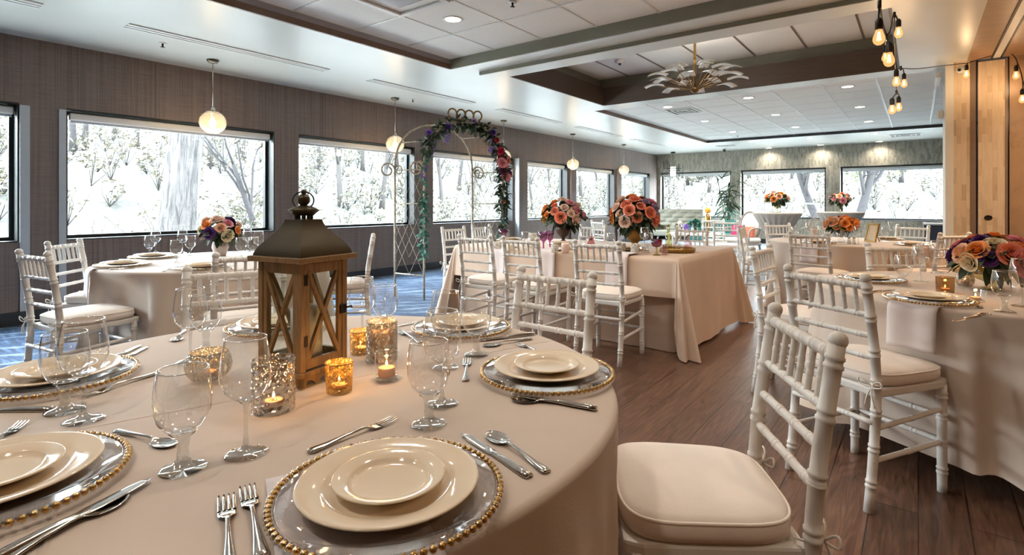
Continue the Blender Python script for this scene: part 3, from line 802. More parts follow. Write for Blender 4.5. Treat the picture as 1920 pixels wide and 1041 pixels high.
# long rectangular table: overlay cloth, shorter along the sides, to the floor at the ends
LX0, LX1, LY0, LY1 = -3.93, -1.50, 4.16, 5.68
def long_cloth():
    root = thing('long_tablecloth', 'blush linen cloth draped over the long rectangular table with folded corners', 'tablecloth', ((LX0 + LX1) / 2, (LY0 + LY1) / 2, 0))
    cx, cy = root.location.x, root.location.y
    hx, hy, rc = (LX1 - LX0) / 2, (LY1 - LY0) / 2, .03
    # perimeter points with outward normal and drop length
    P = []
    def side(x0, y0, x1, y1, nx, ny, drop, n):
        for k in range(n):
            f = k / n; P.append((x0 + (x1 - x0) * f, y0 + (y1 - y0) * f, nx, ny, drop, 0, f))
    def corner(x, y, a0, d0, d1, n=22):
        for k in range(n):
            f = k / n; a = a0 + f * PI / 2
            P.append((x + rc * math.cos(a), y + rc * math.sin(a), math.cos(a), math.sin(a), d0 + (d1 - d0) * f, math.sin(PI * f), f))
    A, B = hx - rc, hy - rc
    side(-A, -hy, A, -hy, 0, -1, .31, 70); corner(A, -B, -PI / 2, .31, .735)
    side(hx, -B, hx, B, 1, 0, .735, 50); corner(A, B, 0, .735, .31)
    side(A, hy, -A, hy, 0, 1, .31, 50); corner(-A, B, PI / 2, .31, .735)
    side(-hx, B, -hx, -B, -1, 0, .735, 50); corner(-A, -B, PI, .735, .31)
    n = len(P); rows = 16; vs = []
    for j in range(rows + 1):
        t = j / rows
        for i, (x, y, nx, ny, d, cb, f) in enumerate(P):
            s = i / n * 2 * PI
            dd = min(.75, d + .43 * cb ** .7 * (1 if d < .6 else .4))
            z = TT - dd * t
            o = .012 + .05 * t * d + .004 * math.sin(s * 34) * t + .012 * math.sin(s * 11 + 1) * t
            if cb > 0: o += t * (.17 * cb + .05 * cb * math.sin(f * PI * 7))
            if t == 0: o = 0
            vs.append((x + nx * o, y + ny * o, max(.006, z)))
    fs = [(j * n + i, j * n + (i + 1) % n, (j + 1) * n + (i + 1) % n, (j + 1) * n + i) for j in range(rows) for i in range(n)]
    fs.append(tuple(range(n)))
    fs = [tuple(reversed(q)) for q in fs[:-1]] + [fs[-1]]
    o = obj('overlay', MB().add(vs, fs), M['cloth_rect'], root)
    m = MB()
    def sk(u, v):
        q = u * 4; k = int(q) % 4; f = q - int(q)
        X, Y = hx - .06, hy - .05
        c = [(-X, -Y), (X, -Y), (X, Y), (-X, Y), (-X, -Y)]
        a, b = c[k], c[k + 1]; nx, ny = [(0, -1), (1, 0), (0, 1), (-1, 0)][k]
        w = .010 * math.sin(f * 40) * v
        return (a[0] + (b[0] - a[0]) * f + nx * w, a[1] + (b[1] - a[1]) * f + ny * w, TT - .03 - v * (TT - .034))
    m.grid(sk, 160, 6, True)
    obj('under_skirt', m, M['cloth_rect'], root)
    return root
long_cloth()

# ------------------------------------------------------------------ tableware
G = {}
def lens_prof(): return None
def mesh_set():
    d = {}
    pr = [(0, .002), (.078, .002), (.088, .005), (.112, .014), (.131, .0185), (.134, .020), (.1325, .0222), (.128, .0222), (.112, .0188), (.1, .016), (.096, .0135), (.091, .0085), (.084, .0066), (.07, .006), (0, .0056)]
    d['dinner'] = MB().lathe(pr, 56).mesh('dinner_plate', M['plate'])
    d['salad'] = MB().lathe([(r * .62, z * .82) for r, z in pr], 48).mesh('salad_plate', M['plate'])
    d['charger'] = MB().lathe([(0, .0015), (.098, .0015), (.112, .005), (.158, .010), (.1595, .0115), (.157, .0135), (.112, .0085), (.097, .005), (0, .005)], 64).mesh('glass_charger', M['charger_glass'])
    b = MB(); g = MB(); n = 84
    for k in range(n):
        a = 2 * PI * k / n; b.ball((.166 * math.cos(a), .166 * math.sin(a), .0095), .0052, 8, 6)
        g.ball((.166 * math.cos(a), .166 * math.sin(a), .0085), .007, 6, 5)
    d['beads'] = b.mesh('gold_bead_rim', M['gold'])
    d['clear_beads'] = g.mesh('clear_bead_rim', M['glass'])
    # goblet (short stem) and wine glass (long stem)
    gob = [(.0, .060), (.012, .061), (.026, .067), (.037, .08), (.0425, .1), (.0435, .12), (.041, .145), (.0375, .165)]
    d['gob_bowl'] = MB().shell(gob, 36).mesh('bowl', M['glass'])
    d['gob_stem'] = MB().lathe([(0, 0), (.036, 0), (.0365, .002), (.03, .0045), (.015, .010), (.0095, .018), (.0085, .032), (.0105, .046), (.013, .054), (.022, .062), (.012, .0635), (0, .0625)], 30).mesh('stem', M['solid_glass'])
    d['gob_rim'] = MB().tube([(.0376 * math.cos(2 * PI * k / 36), .0376 * math.sin(2 * PI * k / 36), .1652) for k in range(36)], .0012, 6, True).mesh('rim', M['rim_glass'])
    win = [(.0, .092), (.012, .093), (.026, .1), (.0375, .114), (.0425, .132), (.0425, .15), (.0385, .178), (.034, .203)]
    d['win_bowl'] = MB().shell(win, 36).mesh('bowl', M['glass'])
    d['win_stem'] = MB().lathe([(0, 0), (.036, 0), (.0365, .0018), (.028, .004), (.012, .008), (.0048, .016), (.0037, .035), (.0037, .07), (.0055, .086), (.014, .0945), (.008, .096), (0, .095)], 30).mesh('stem', M['solid_glass'])
    d['win_rim'] = MB().tube([(.0341 * math.cos(2 * PI * k / 36), .0341 * math.sin(2 * PI * k / 36), .2032) for k in range(36)], .0012, 6, True).mesh('rim', M['rim_glass'])
    # cutlery, lying along +Y with the handle at -Y
    def strip(stations, n=8, thick=.0012):
        m = MB(); vs = []; fs = []
        for (y, w, z, dome, th) in stations:
            top = []; bot = []
            for k in range(n + 1):
                u = -1 + 2 * k / n
                zz = z + dome * (1 - u * u)
                top.append((u * w, y, zz + th * (1 - .6 * u ** 4))); bot.append((u * w, y, zz))
            vs += top + bot[::-1]
        L = 2 * (n + 1)
        for i in range(len(stations) - 1):
            for k in range(L): fs.append((i * L + k, i * L + (k + 1) % L, (i + 1) * L + (k + 1) % L, (i + 1) * L + k))
        fs.append(tuple(range(L - 1, -1, -1))); fs.append(tuple((len(stations) - 1) * L + k for k in range(L)))
        return m.add(vs, fs)
    hand = [(-.098, .003, .002, .0, .0035), (-.0965, .0085, .002, .001, .0035), (-.09, .0105, .002, .0014, .004), (-.06, .0075, .0025, .001, .004), (-.02, .004, .006, .0005, .0035), (.015, .0032, .008, .0004, .003), (.03, .0038, .0075, .0002, .0025)]
    fk = strip(hand + [(.036, .008, .006, 0, .002), (.044, .0125, .0035, -.001, .0018), (.058, .013, .0022, -.0008, .0016), (.062, .0128, .0022, -.0006, .0016)])
    for k in range(4):
        x = -.0105 + .007 * k
        fk.add(*tine(x))
    d['fork'] = fk.mesh('dinner_fork', M['steel'])
    d['spoon'] = strip(hand + [(.036, .008, .006, -.001, .0015), (.044, .0155, .0045, -.004, .0012), (.058, .0205, .0042, -.0042, .0012), (.072, .0215, .0045, -.0042, .0012), (.086, .018, .0048, -.004, .0012), (.096, .011, .0052, -.002, .0012), (.1, .004, .0058, 0, .001)], 12).mesh('spoon', M['steel'])
    d['knife'] = strip([(-.11, .004, .001, .002, .004), (-.108, .009, .001, .003, .005), (-.09, .010, .001, .0035, .005), (-.03, .0075, .001, .003, .005), (.0, .0065, .001, .002, .004), (.006, .0095, .002, .0005, .002),
                        (.03, .0105, .002, 0, .0016), (.08, .0105, .002, 0, .0014), (.1, .008, .002, 0, .0012), (.112, .0025, .002, 0, .001)]).mesh('table_knife', M['steel'])
    return d
def tine(x):
    vs = []; fs = []
    for (y, w, z) in ((.060, .0024, .0025), (.08, .0019, .0035), (.095, .0016, .006), (.1, .0008, .0072)):
        vs += [(x - w, y, z), (x + w, y, z), (x + w, y, z + .0016), (x - w, y, z + .0016)]
    for i in range(3):
        for k in range(4): fs.append((i * 4 + k, i * 4 + (k + 1) % 4, (i + 1) * 4 + (k + 1) % 4, (i + 1) * 4 + k))
    fs.append((12, 13, 14, 15)); return vs, fs
D = mesh_set()
def charger(x, y, z, label):
    t = thing('charger_plate', label, 'charger', (x, y, z), 0, 'beaded glass chargers')
    link('glass_disc', D['charger'], t); link('gold_bead_rim', D['beads'], t); link('clear_bead_rim', D['clear_beads'], t)
    return t
def plate(kind, x, y, z, label):
    n = {'dinner': 'dinner_plate', 'salad': 'salad_plate'}[kind]
    return tag(link(n, D[kind], None, (x, y, z)), label, 'plate', n.replace('_', ' ') + 's')
def glass(kind, x, y, label, z=TT, s=1.0):
    nm = {'gob': 'water_goblet', 'win': 'wine_glass'}[kind]
    t = thing(nm, label, 'glass', (x, y, z + .0012), 0, nm.replace('_', ' ') + 's')
    t.scale = (s, s, s)
    link('bowl', D[kind + '_bowl'], t); link('stem', D[kind + '_stem'], t); link('rim', D[kind + '_rim'], t)
    return t
def cutlery(kind, a, b, label, z=TT + .0005, s=1.0, tilt=0):
    """a: handle end, b: tip (ground points)"""
    n = {'fork': 'dinner_fork', 'spoon': 'spoon', 'knife': 'table_knife'}[kind]
    dx, dy = b[0] - a[0], b[1] - a[1]; L = math.hypot(dx, dy)
    o = link(n, D[kind], None, ((a[0] + b[0]) / 2, (a[1] + b[1]) / 2, z), math.atan2(dy, dx) - PI / 2)
    k = s
    o.scale = (k, k, k)
    return tag(o, label, kind, n.replace('_', ' ') + 's')
def napkin(c, R, ang, label, w=.19, drop=.2, r0=.5, skew=0):
    a = rad(ang); ca, sa = math.cos(a), math.sin(a)
    L1 = R + .02 - r0; tot = L1 + drop
    def fn(u, v):
        s = v * tot; ww = (u - .5) * w
        if s < L1: r, z = r0 + s, TT + .003
        else:
            q = s - L1
            r = R + .02 + .022 * min(1, q / .03) + .05 * q; z = TT + .003 - max(0, q - .008)
        r += .006 * math.sin(u * 9) * (1 if s > L1 else 0)
        if s > L1 - .001:                               # follow the round edge
            r -= (R - math.sqrt(max(0, R * R - ww * ww))) * .7
        return (c[0] + r * ca - (ww + skew * v) * sa, c[1] + r * sa + (ww + skew * v) * ca, z)
    m = MB().grid(fn, 12, 26)
    return tag(obj('napkin', m, M['napkin'], None, 0, solid=.003), label, 'napkin', 'folded napkins')
def pos(c, r, ang): return (c[0] + r * math.cos(rad(ang)), c[1] + r * math.sin(rad(ang)))
def setting(c, R, ang, where, r=None, xy=None, small=False, nap=True):
    r = r or R - .155
    x, y = xy if xy else pos(c, r, ang)
    z = TT + .005
    charger(x, y, z, 'clear glass charger with gold bead rim %s' % where)
    plate('dinner', x, y, z + .006, 'cream dinner plate on the charger %s' % where)
    plate('salad', x, y, z + .0145, 'small cream plate topping the stack %s' % where)
    if nap: napkin(c, R, ang, 'pale napkin hanging over the table edge %s' % where)
# --- lantern table settings
W = {0: 'at the lantern table place setting nearest the camera', 1: 'at the lantern table setting beside the plank floor', 2: 'at the lantern table setting facing the long table',
     3: 'at the table setting half hidden behind the lantern', 4: 'at the lantern table setting behind two crossed glasses', 5: 'at the table setting in the lower left corner'}
SP = [(-.63, .526), (-.754, 1.138), (-1.265, 1.375), (-1.79, 1.0), (-1.70, .372), (-1.13, .175)]
ANG = [-25, 37, 96, 158, 221, 278]
for k in range(6):
    setting(T1, R1, ANG[k], W[k], xy=SP[k], nap=k in (0, 2))
def P(px, py): return at(px, py, TT)[:2]
cutlery('fork', P(432, 1095), P(424, 930), 'outer stainless dinner fork left of the front place setting', s=.95)
cutlery('fork', P(497, 1080), P(460, 902), 'inner stainless dinner fork left of the front place setting', s=.95)
cutlery('fork', P(565, 856), P(748, 786), 'stainless fork lying across behind the front charger', s=.95)
cutlery('knife', P(1002, 903), P(862, 812), 'stainless knife right of the front charger, under its bead rim', s=.92)
cutlery('spoon', P(1027, 889), P(918, 815), 'stainless spoon lying bowl up beyond the front knife', s=.92)
cutlery('knife', P(-15, 1060), P(256, 918), 'stainless knife before the lower left corner charger', s=1.0, z=TT + .004)
cutlery('spoon', P(20, 1052), P(186, 960), 'stainless spoon lying against the lower left corner knife', s=.95)
cutlery('spoon', P(222, 812), P(320, 838), 'stainless spoon turned over behind the lower left corner charger', s=.85)
cutlery('fork', P(-40, 850), P(20, 812), 'stainless fork entering at the frame edge by the corner charger', s=.85)
cutlery('knife', P(1130, 773), P(950, 741), 'stainless knife in front of the plank-side charger', s=.92, z=TT + .003)
cutlery('spoon', P(1102, 764), P(968, 752), 'stainless spoon crossing the knife before the plank-side charger', s=.9)
cutlery('fork', P(872, 728), P(877, 668), 'stainless fork standing upright on view left of the plank-side charger', s=.92)
cutlery('fork', P(1010, 662), P(985, 652), 'stainless fork tip showing behind the plank-side charger', s=.8)
cutlery('knife', P(997, 629), P(905, 640), 'stainless knife beside the far setting of the lantern table', s=.92, z=TT + .003)
cutlery('spoon', P(990, 638), P(915, 650), 'stainless spoon beside the far setting of the lantern table', s=.9)
cutlery('fork', P(797, 648), P(742, 620), 'stainless fork near the silver candle holder, pointing at the arch', s=.95)
cutlery('knife', P(800, 602), P(765, 609), 'stainless knife left of the far charger near the arch carpet', s=.8)
cutlery('fork', P(286, 705), P(170, 742), 'stainless fork right of the charger behind the crossed glasses', s=.95)
cutlery('knife', P(206, 676), P(250, 655), 'thin stainless knife above the left charger, nearer one', s=.9)
cutlery('knife', P(222, 680), P(264, 658), 'thin stainless knife above the left charger, farther one', s=.9)
cutlery('knife', P(68, 771), P(-60, 774), 'stainless knife at the left frame edge between the two left chargers', s=.95)
cutlery('spoon', P(345, 622), P(330, 640), 'stainless spoon by the table edge left of the two back glasses', s=.85)
for kind, px, py, l in [('gob', 343, 880, 'water goblet standing before the lantern, left of the front forks'), ('win', 461, 851, 'wine glass between the front goblet and the lantern, beside the crackled candle'),
                        ('gob', 122, 772, 'water goblet overlapping a wine glass at the left setting'), ('win', 157, 789, 'wine glass in front of the left charger, overlapping a goblet'),
                        ('win', 357, 679, 'wine glass near the mercury bowl, back left of the table'), ('gob', 386, 657, 'water goblet beside the wine glass behind the mercury bowl'),
                        ('win', 679, 640, 'wine glass right of the lantern behind the small mottled votive'), ('gob', 722, 628, 'water goblet right of the lantern behind the silver candle cylinder'),
                        ('gob', 804, 796, 'water goblet behind the front charger, right of the votives'), ('win', 829, 758, 'wine glass right behind the front goblet, by the fork'),
                        ('win', 836, 690, 'wine glass before the far charger, facing the arch'), ('gob', 893, 666, 'water goblet right of the far setting near the crossed cutlery')]:
    x, y = P(px, py)
    glass(kind, x, y, l)

# candle holders
def glitter(name, tint, dark, scale, metal=.6):
    q = NM(name); v = q.coord()
    vo = q.node('ShaderNodeTexVoronoi', {'Vector': v, 'Scale': scale, 'Randomness': 1.0})
    n = q.node('ShaderNodeTexNoise', {'Vector': v, 'Scale': scale * .5, 'Detail': 3})
    f = q.ramp(n.outputs['Fac'], [(.42, (0, 0, 0, 1)), (.56, (1, 1, 1, 1))])
    p = q.node('ShaderNodeBsdfPrincipled', {'Base Color': q.mix(.5, tint, vo.outputs['Color'], 'MULTIPLY') if False else tint, 'Metallic': metal, 'Roughness': .22, 'Normal': q.bump(vo.outputs['Distance'], .8, .004)})
    tr = q.node('ShaderNodeBsdfTransparent', {'Color': dark})
    mx = q.node('ShaderNodeMixShader', {0: q.math('MULTIPLY_ADD', f, .55, .35), 1: tr.outputs[0], 2: p.outputs[0]})
    return q.surf(mx.outputs[0])
M['mercury'] = glitter('mercury_glass', srgb(200, 198, 190), (.7, .68, .64, 1), 160)
M['goldglit'] = glitter('gold_mercury_glass', srgb(206, 166, 98), (.94, .82, .58, 1), 190)
M['amber'] = thin_glass('amber_glass', (.62, .44, .22, 1), 1.5, gain=1.5, lo=.03)
crk = NM('crackled_glass'); v = crk.coord()
vo = crk.node('ShaderNodeTexVoronoi', {'Vector': v, 'Scale': 95.0}, feature='SMOOTH_F1')
nb = crk.bump(vo.outputs['Distance'], 1.0, .012)
tr = crk.node('ShaderNodeBsdfTransparent', {'Color': (.96, .95, .93, 1)}); gl = crk.node('ShaderNodeBsdfGlossy', {'Roughness': .05, 'Normal': nb})
fr = crk.schlick(1.7, nb)
M['crackle'] = crk.surf(crk.node('ShaderNodeMixShader', {0: crk.math('MINIMUM', crk.math('MULTIPLY_ADD', fr, 2.5, .22), 1.0), 1: tr.outputs[0], 2: gl.outputs[0]}).outputs[0])
M['flame'] = emit('candle_flame', (1, .6, .25, 1), 9)
flame_prof = [(0, 0), (.0022, .002), (.003, .005), (.002, .010), (.0008, .013), (0, .015)]
def candle(name, x, y, prof, mat, label, wax, wax_r, wax_z, base=None, z=TT, power=.35, cat='candle'):
    t = thing(name, label, cat, (x, y, z + .0012))
    obj('glass_wall', MB().shell(prof, 36), mat, t)
    rb, rt = prof[0][0], prof[-1]
    obj('glass_base', MB().lathe([(0, 0), (rb, 0), (rb * 1.0, .006), (rb * .9, .009), (0, .009)], 28), M['solid_glass'] if base is None else base, t)
    obj('rim', MB().tube([(rt[0] * math.cos(2 * PI * k / 30), rt[0] * math.sin(2 * PI * k / 30), rt[1]) for k in range(30)], .0013, 6, True), mat if mat in (M['mercury'], M['goldglit'], M['amber']) else M['solid_glass'], t)
    w = obj('tea_light', MB().lathe([(0, .0095), (wax_r, .0095), (wax_r, wax_z), (wax_r * .85, wax_z + .001), (wax_r * .8, wax_z - .001), (0, wax_z - .0015)], 24), wax, t)
    obj('flame', MB().lathe([(r, zz + wax_z + .004) for r, zz in flame_prof], 10), M['flame'], w)
    L = bpy.data.lights.new('candle_light', 'POINT'); L.energy = power * .35; L.color = (1, .55, .2); L.shadow_soft_size = .006
    o = bpy.data.objects.new('candle_light', L); C.objects.link(o); o.location = (x, y, z + wax_z + .035)
    return t
def cyl(r, h, top=None, n=6): return [(r + ((top or r) - r) * k / n, .001 + h * k / n) for k in range(n + 1)]
x, y = P(391, 712); candle('bowl_candle_holder', x, y, [(.03, .002), (.04, .006), (.05, .02), (.0535, .037), (.051, .054), (.045, .066), (.0435, .07)], M['mercury'], 'round mercury glass bowl with glowing candle left of the lantern', M['tea_wax'], .019, .02)
x, y = P(513, 770); candle('crackle_candle_holder', x, y, cyl(.043, .108), M['crackle'], 'tall crackled glass cylinder with amber glow before the lantern', M['tea_wax'], .019, .022, power=.5)
x, y = P(636, 735); candle('gold_votive', x, y, cyl(.029, .068, .032), M['goldglit'], 'gold mercury glass votive against the lantern foot', M['tea_wax'], .019, .018, power=.6)
x, y = P(676, 663); candle('mottled_votive', x, y, cyl(.029, .066, .032), M['goldglit'], 'small mottled champagne votive behind the lantern corner', M['wax'], .019, .018, power=.4)
x, y = P(716, 675); candle('silver_candle_holder', x, y, cyl(.043, .108), M['mercury'], 'tall silver speckled candle cylinder right of the lantern', M['tea_wax'], .034, .08, power=.5)
x, y = P(725, 712); candle('clear_votive', x, y, cyl(.028, .066, .029), M['glass'], 'clear glass votive with peach tea light before the silver cylinder', M['tea_wax'], .021, .03)

# wooden lantern with bronze roof
def lantern():
    t = thing('candle_lantern', 'tall wooden candle lantern with X braces and bronze roof', 'lantern', (-1.238, .7586, TT), rad(100 - 90))
    S, z0, z1 = .0735, .045, .292; mo = M['oak']
    base = MB(); base.box(0, 0, .034, .155, .155, .012)
    obj('base_board', base, mo, t, .002)
    for k in range(4):
        Mx = Matrix.Rotation(k * PI / 2, 4, 'Z')
        pl = []
        for i in range(25):                              # scalloped apron
            u = -1 + 2 * i / 24; pl.append((u * S, .004 + .014 * (abs(math.cos(u * PI * 1.5)) if abs(u) < .8 else 0)))
        m = MB(); vs = [tuple(Mx @ Vector((a, -S, b))) for a, b in pl] + [tuple(Mx @ Vector((a, -S, .03))) for a, b in pl]
        vs += [tuple(Mx @ Vector((a, -S + .012, b))) for a, b in pl] + [tuple(Mx @ Vector((a, -S + .012, .03))) for a, b in pl]
        n = len(pl); fs = []
        for i in range(n - 1):
            fs += [(i, i + 1, n + i + 1, n + i), (2 * n + i + 1, 2 * n + i, 3 * n + i, 3 * n + i + 1), (i + 1, i, 2 * n + i, 2 * n + i + 1), (n + i, n + i + 1, 3 * n + i + 1, 3 * n + i)]
        fs += [(0, n, 3 * n, 2 * n), (n - 1, 3 * n - 1, 4 * n - 1, 2 * n - 1)]
        obj('apron', MB().add(vs, fs, False), mo, t)
        q = MB(); cx, cy = (Mx @ Vector((-S + .007, -S + .007, 0))).xy
        q.bx(cx - .008, cx + .008, cy - .008, cy + .008, .002 if False else .04, z1 + .008); obj('corner_post', q, mo, t, .0015)
        f = MB()
        def bb(a0, a1, b0, b1): f.add(*boxv(a0, a1, -S + .001, -S + .011, b0, b1), False, Mx)
        bb(-S + .016, S - .016, z0, z0 + .022); bb(-S + .016, S - .016, z1 - .02, z1 + .004)
        bb(-S + .016, -S + .028, z0 + .022, z1 - .02); bb(S - .028, S - .016, z0 + .022, z1 - .02)
        fr = obj('door_frame' if k == 1 else 'side_frame', f, mo, t, .001)
        for sgn in (-1, 1):
            x = MB(); a = Mx @ Vector((-sgn * (S - .024), -S + .006 + .0015 * sgn, z0 + .016)); b = Mx @ Vector((sgn * (S - .024), -S + .006 + .0015 * sgn, z1 - .014))
            x.bar(a, b, .0095, .0095, tuple(Mx @ Vector((0, 1, 0)))); obj('cross_brace', x, mo, fr)
        g = MB(); g.add(*boxv(-S + .02, S - .02, -S + .0135, -S + .0155, z0 + .015, z1 - .012), False, Mx)
        obj('lantern_pane', g, M['pane'], fr)
        if k == 1:
            hg = MB()
            for zz in (.1, .245): hg.add(*boxv(-S + .008, -S + .02, -S - .001, -S + .001, zz, zz + .026), False, Mx)
            obj('hinge', hg, M['hinge'], fr)
            lt = MB(); lt.add(*boxv(S - .024, S - .004, -S - .003, -S + .001, .16, .182), False, Mx)
            lt.tube([Mx @ Vector((S - .008, -S - .004, .173)), Mx @ Vector((S + .006, -S - .01, .176)), Mx @ Vector((S + .01, -S - .009, .17))], .002, 6)
            obj('latch', lt, M['hinge'], fr)
    obj('cap_board', MB().box(0, 0, z1 + .014, .184, .184, .013), mo, t, .002)
    rp = MB(); st = []
    zr = z1 + .0205
    for i in range(15):
        u = i / 14; st.append((.083 - .052 * (.75 * (.5 - .5 * math.cos(PI * u)) + .25 * u), zr + .088 * u))
    vs = [(a * q, b * q, z) for (q, z) in st for (a, b) in ((-1, -1), (1, -1), (1, 1), (-1, 1))]
    fs = [(i * 4 + k, i * 4 + (k + 1) % 4, (i + 1) * 4 + (k + 1) % 4, (i + 1) * 4 + k) for i in range(14) for k in range(4)] + [(3, 2, 1, 0), (56, 57, 58, 59)]
    obj('roof', rp.add(vs, fs, False), M['roof_metal'], t)
    zt = zr + .088
    ch = MB()
    for k in range(10):
        a = 2 * PI * k / 10; ch.tube([(.02 * math.cos(a), .02 * math.sin(a), zt - .004), (.02 * math.cos(a), .02 * math.sin(a), zt + .012)], .0032, 6)
    ch.lathe([(0, zt + .01), (.024, zt + .01), (.037, zt + .022), (.0375, zt + .024), (.022, zt + .032), (.008, zt + .036), (0, zt + .036)], 28)
    obj('chimney', ch, M['roof_metal'], t)
    fi = MB(); fi.ball((0, 0, zt + .049), .0155, 18, 12); fi.ball((0, 0, zt + .069), .0068, 12, 8); obj('finial', fi, M['roof_metal'], t)
    obj('carry_ring', MB().tube([(-.008 + .023 * math.cos(2 * PI * k / 30), .006 + .013 * math.cos(2 * PI * k / 30), zt + .048 + .022 * math.sin(2 * PI * k / 30)) for k in range(30)], .0017, 6, True), M['hinge'], t)
    return t
def boxv(x0, x1, y0, y1, z0, z1):
    b = MB().bx(x0, x1, y0, y1, z0, z1); return b.v, b.f
lantern()
t = thing('pillar_candle', 'thick ivory pillar candle inside the wooden lantern', 'candle', (-1.233, .7636, TT + .0405))
obj('wax_body', MB().lathe([(0, 0), (.037, 0), (.038, .003), (.038, .137), (.035, .141), (.02, .136), (0, .135)], 32), M['wax'], t)
obj('wick', MB().tube([(0, 0, .134), (.001, 0, .142), (.003, 0, .148)], .0012, 5), M['hinge'], t)
# ------------------------------------------------------------------ flowers
def rose_mesh(mat, seed, nm='rose'):
    rnd = random.Random(seed); m = MB()
    # (petals, rim radius, rim height, half width in radians, flare)
    layers = [(3, .14, .74, 1.3, .0), (4, .30, .76, 1.0, .03), (5, .50, .70, .85, .08), (5, .72, .56, .82, .16), (6, .92, .34, .74, .26)]
    for li, (n, R, H, hw, fl) in enumerate(layers):
        for k in range(n):
            a0 = 2 * PI * (k + .5 * li) / n + rnd.uniform(-.18, .18); R_ = R * rnd.uniform(.93, 1.07); H_ = H * rnd.uniform(.94, 1.06)
            def fn(u, v, a0=a0, R=R_, H=H_, hw=hw, fl=fl, li=li):
                w = 2 * u - 1
                r = .06 + (R - .06) * math.sin(min(1, v * 1.12) * PI / 2) ** .8
                z = -.12 + (H + .12) * v ** 1.35 * (1 - .16 * w * w)
                if v > .7: t = (v - .7) / .3; r += fl * t * t; z -= fl * .55 * t * t
                r += .035 * w * abs(w) * v                # petals overlap spirally
                a = a0 + w * hw * math.sin(PI * min(1, .2 + .55 * v)) ** .7
                return (r * math.cos(a), r * math.sin(a), z)
            m.grid(fn, 5, 5)
    return m.mesh(nm, mat)
ROSE = {}
def rose(col, k=0):
    if (col, k) not in ROSE: ROSE[(col, k)] = rose_mesh(M[col], hash(col) % 97 + k if False else sum(map(ord, col)) + k)
    return ROSE[(col, k)]
def leaf(m, p, d, L, Wd, up=(0, 0, 1), bend=.25, rnd_=random):
    p = Vector(p); d = Vector(d).normalized(); s = d.cross(Vector(up))
    if s.length < .05: s = d.orthogonal()
    s.normalize(); n = s.cross(d)
    tw = rnd_.uniform(-.7, .7); s = (s * math.cos(tw) + n * math.sin(tw)); n = s.cross(d)
    vs = []
    for i in range(5):
        t = i / 4; w = Wd * math.sin(PI * min(.97, t * .9 + .06)) ** .8
        c = p + d * (L * t) - Vector((0, 0, 1)) * (bend * L * t * t)
        vs += [tuple(c - s * w + n * w * .25), tuple(c), tuple(c + s * w + n * w * .25)]
    fs = []
    for i in range(4):
        for k in range(2): fs.append((i * 3 + k, i * 3 + k + 1, (i + 1) * 3 + k + 1, (i + 1) * 3 + k))
    m.add(vs, fs)
def bouquet(name, label, x, y, z, rx, rz_, zc, colors, vase, vmat, n=14, rs=.036, seed=1, group='flower arrangements', leaves=90, droop=.35, euca=30, view=None):
    """z base height; rx, rz_ half width and half height of the head; zc centre height above base."""
    rnd = random.Random(seed)
    t = thing(name, label, 'flowers', (x, y, z), 0, group)
    obj('vase', vase, vmat, t)
    fo = MB(); eu = MB()
    def dirn():
        while True:
            v = Vector((rnd.gauss(0, 1), rnd.gauss(0, 1), rnd.gauss(.25, .8)))
            if v.length > .1: return v.normalized()
    for k in range(leaves):
        d = dirn(); c = Vector((0, 0, zc)) + Vector((d.x * rx * .6, d.y * rx * .6, d.z * rz_ * .55))
        leaf(fo, c, d + Vector((0, 0, -droop * rnd.random())), rnd.uniform(.5, .8) * rx * .7, rnd.uniform(.14, .2) * rx * .7, rnd_=rnd)
    obj('foliage', fo, M['petal_green'], t)
    if euca:
        for k in range(max(3, euca // 6)):
            eu = MB()
            d = dirn(); d.z = d.z * .4 - .1; p = Vector((0, 0, zc - rz_ * .1)) + Vector((d.x * rx * .5, d.y * rx * .5, d.z * rz_ * .4)); q = p + d * rx * .75 - Vector((0, 0, .12 * rx))
            eu.tube([p, p.lerp(q, .5) + Vector((0, 0, .03 * rx)), q], .0018, 4)
            for j in range(6):
                f = (j + 1) / 6; pp = p.lerp(q, f)
                for sg in (-1, 1):
                    dd = d.cross(Vector((0, 0, 1))) * sg + d * .5 + Vector((0, 0, rnd.uniform(-.4, .4))); leaf(eu, pp, dd, .17 * rx, .075 * rx, rnd_=rnd)
            obj('eucalyptus_sprig', eu, M['euca'], t)
    # blooms spread evenly over the head
    ga = PI * (3 - math.sqrt(5))
    for k in range(n):
        u = 1 - (k + .5) / n * 1.35; u = max(-.5, u); a = k * ga + seed
        h = math.sqrt(max(0, 1 - u * u)); d = Vector((h * math.cos(a), h * math.sin(a), u))
        r_ = rnd.uniform(.78, .95)
        c = Vector((d.x * rx * r_, d.y * rx * r_, zc + d.z * rz_ * r_))
        col = colors[rnd.randrange(len(colors))] if not view else view[k % len(view)]
        big = rs * rnd.uniform(.75, 1.2)
        o = link('rose', rose(col, k % 2), t); o.location = c; o.scale = (big, big, big)
        o.rotation_mode = 'QUATERNION'; o.rotation_quaternion = (d + Vector((0, 0, .15))).to_track_quat('Z', 'Y')
    return t
def urn(h, r, foot=.5, neck=.3): return MB().lathe([(0, 0), (r * foot, 0), (r * foot, .01 * h / .1), (r * neck * .6, .18 * h), (r * neck, .3 * h), (r * .85, .5 * h), (r, .75 * h), (r * .92, h), (r * .85, h), (r * .8, .7 * h), (0, .5 * h)], 28)
def pot(h, r): return MB().lathe([(0, 0), (r * .62, 0), (r * .7, .1 * h), (r, .6 * h), (r * .86, h), (r * .78, h), (r * .85, .6 * h), (0, .3 * h)], 24)
M['brass'] = plain('hammered_brass', srgb(150, 116, 62), .35, .8, var=.2, scale=60, bump=.2, bscale=60)
M['dark_urn'] = plain('dark_bronze_urn', srgb(66, 44, 36), .4, .5, var=.3)
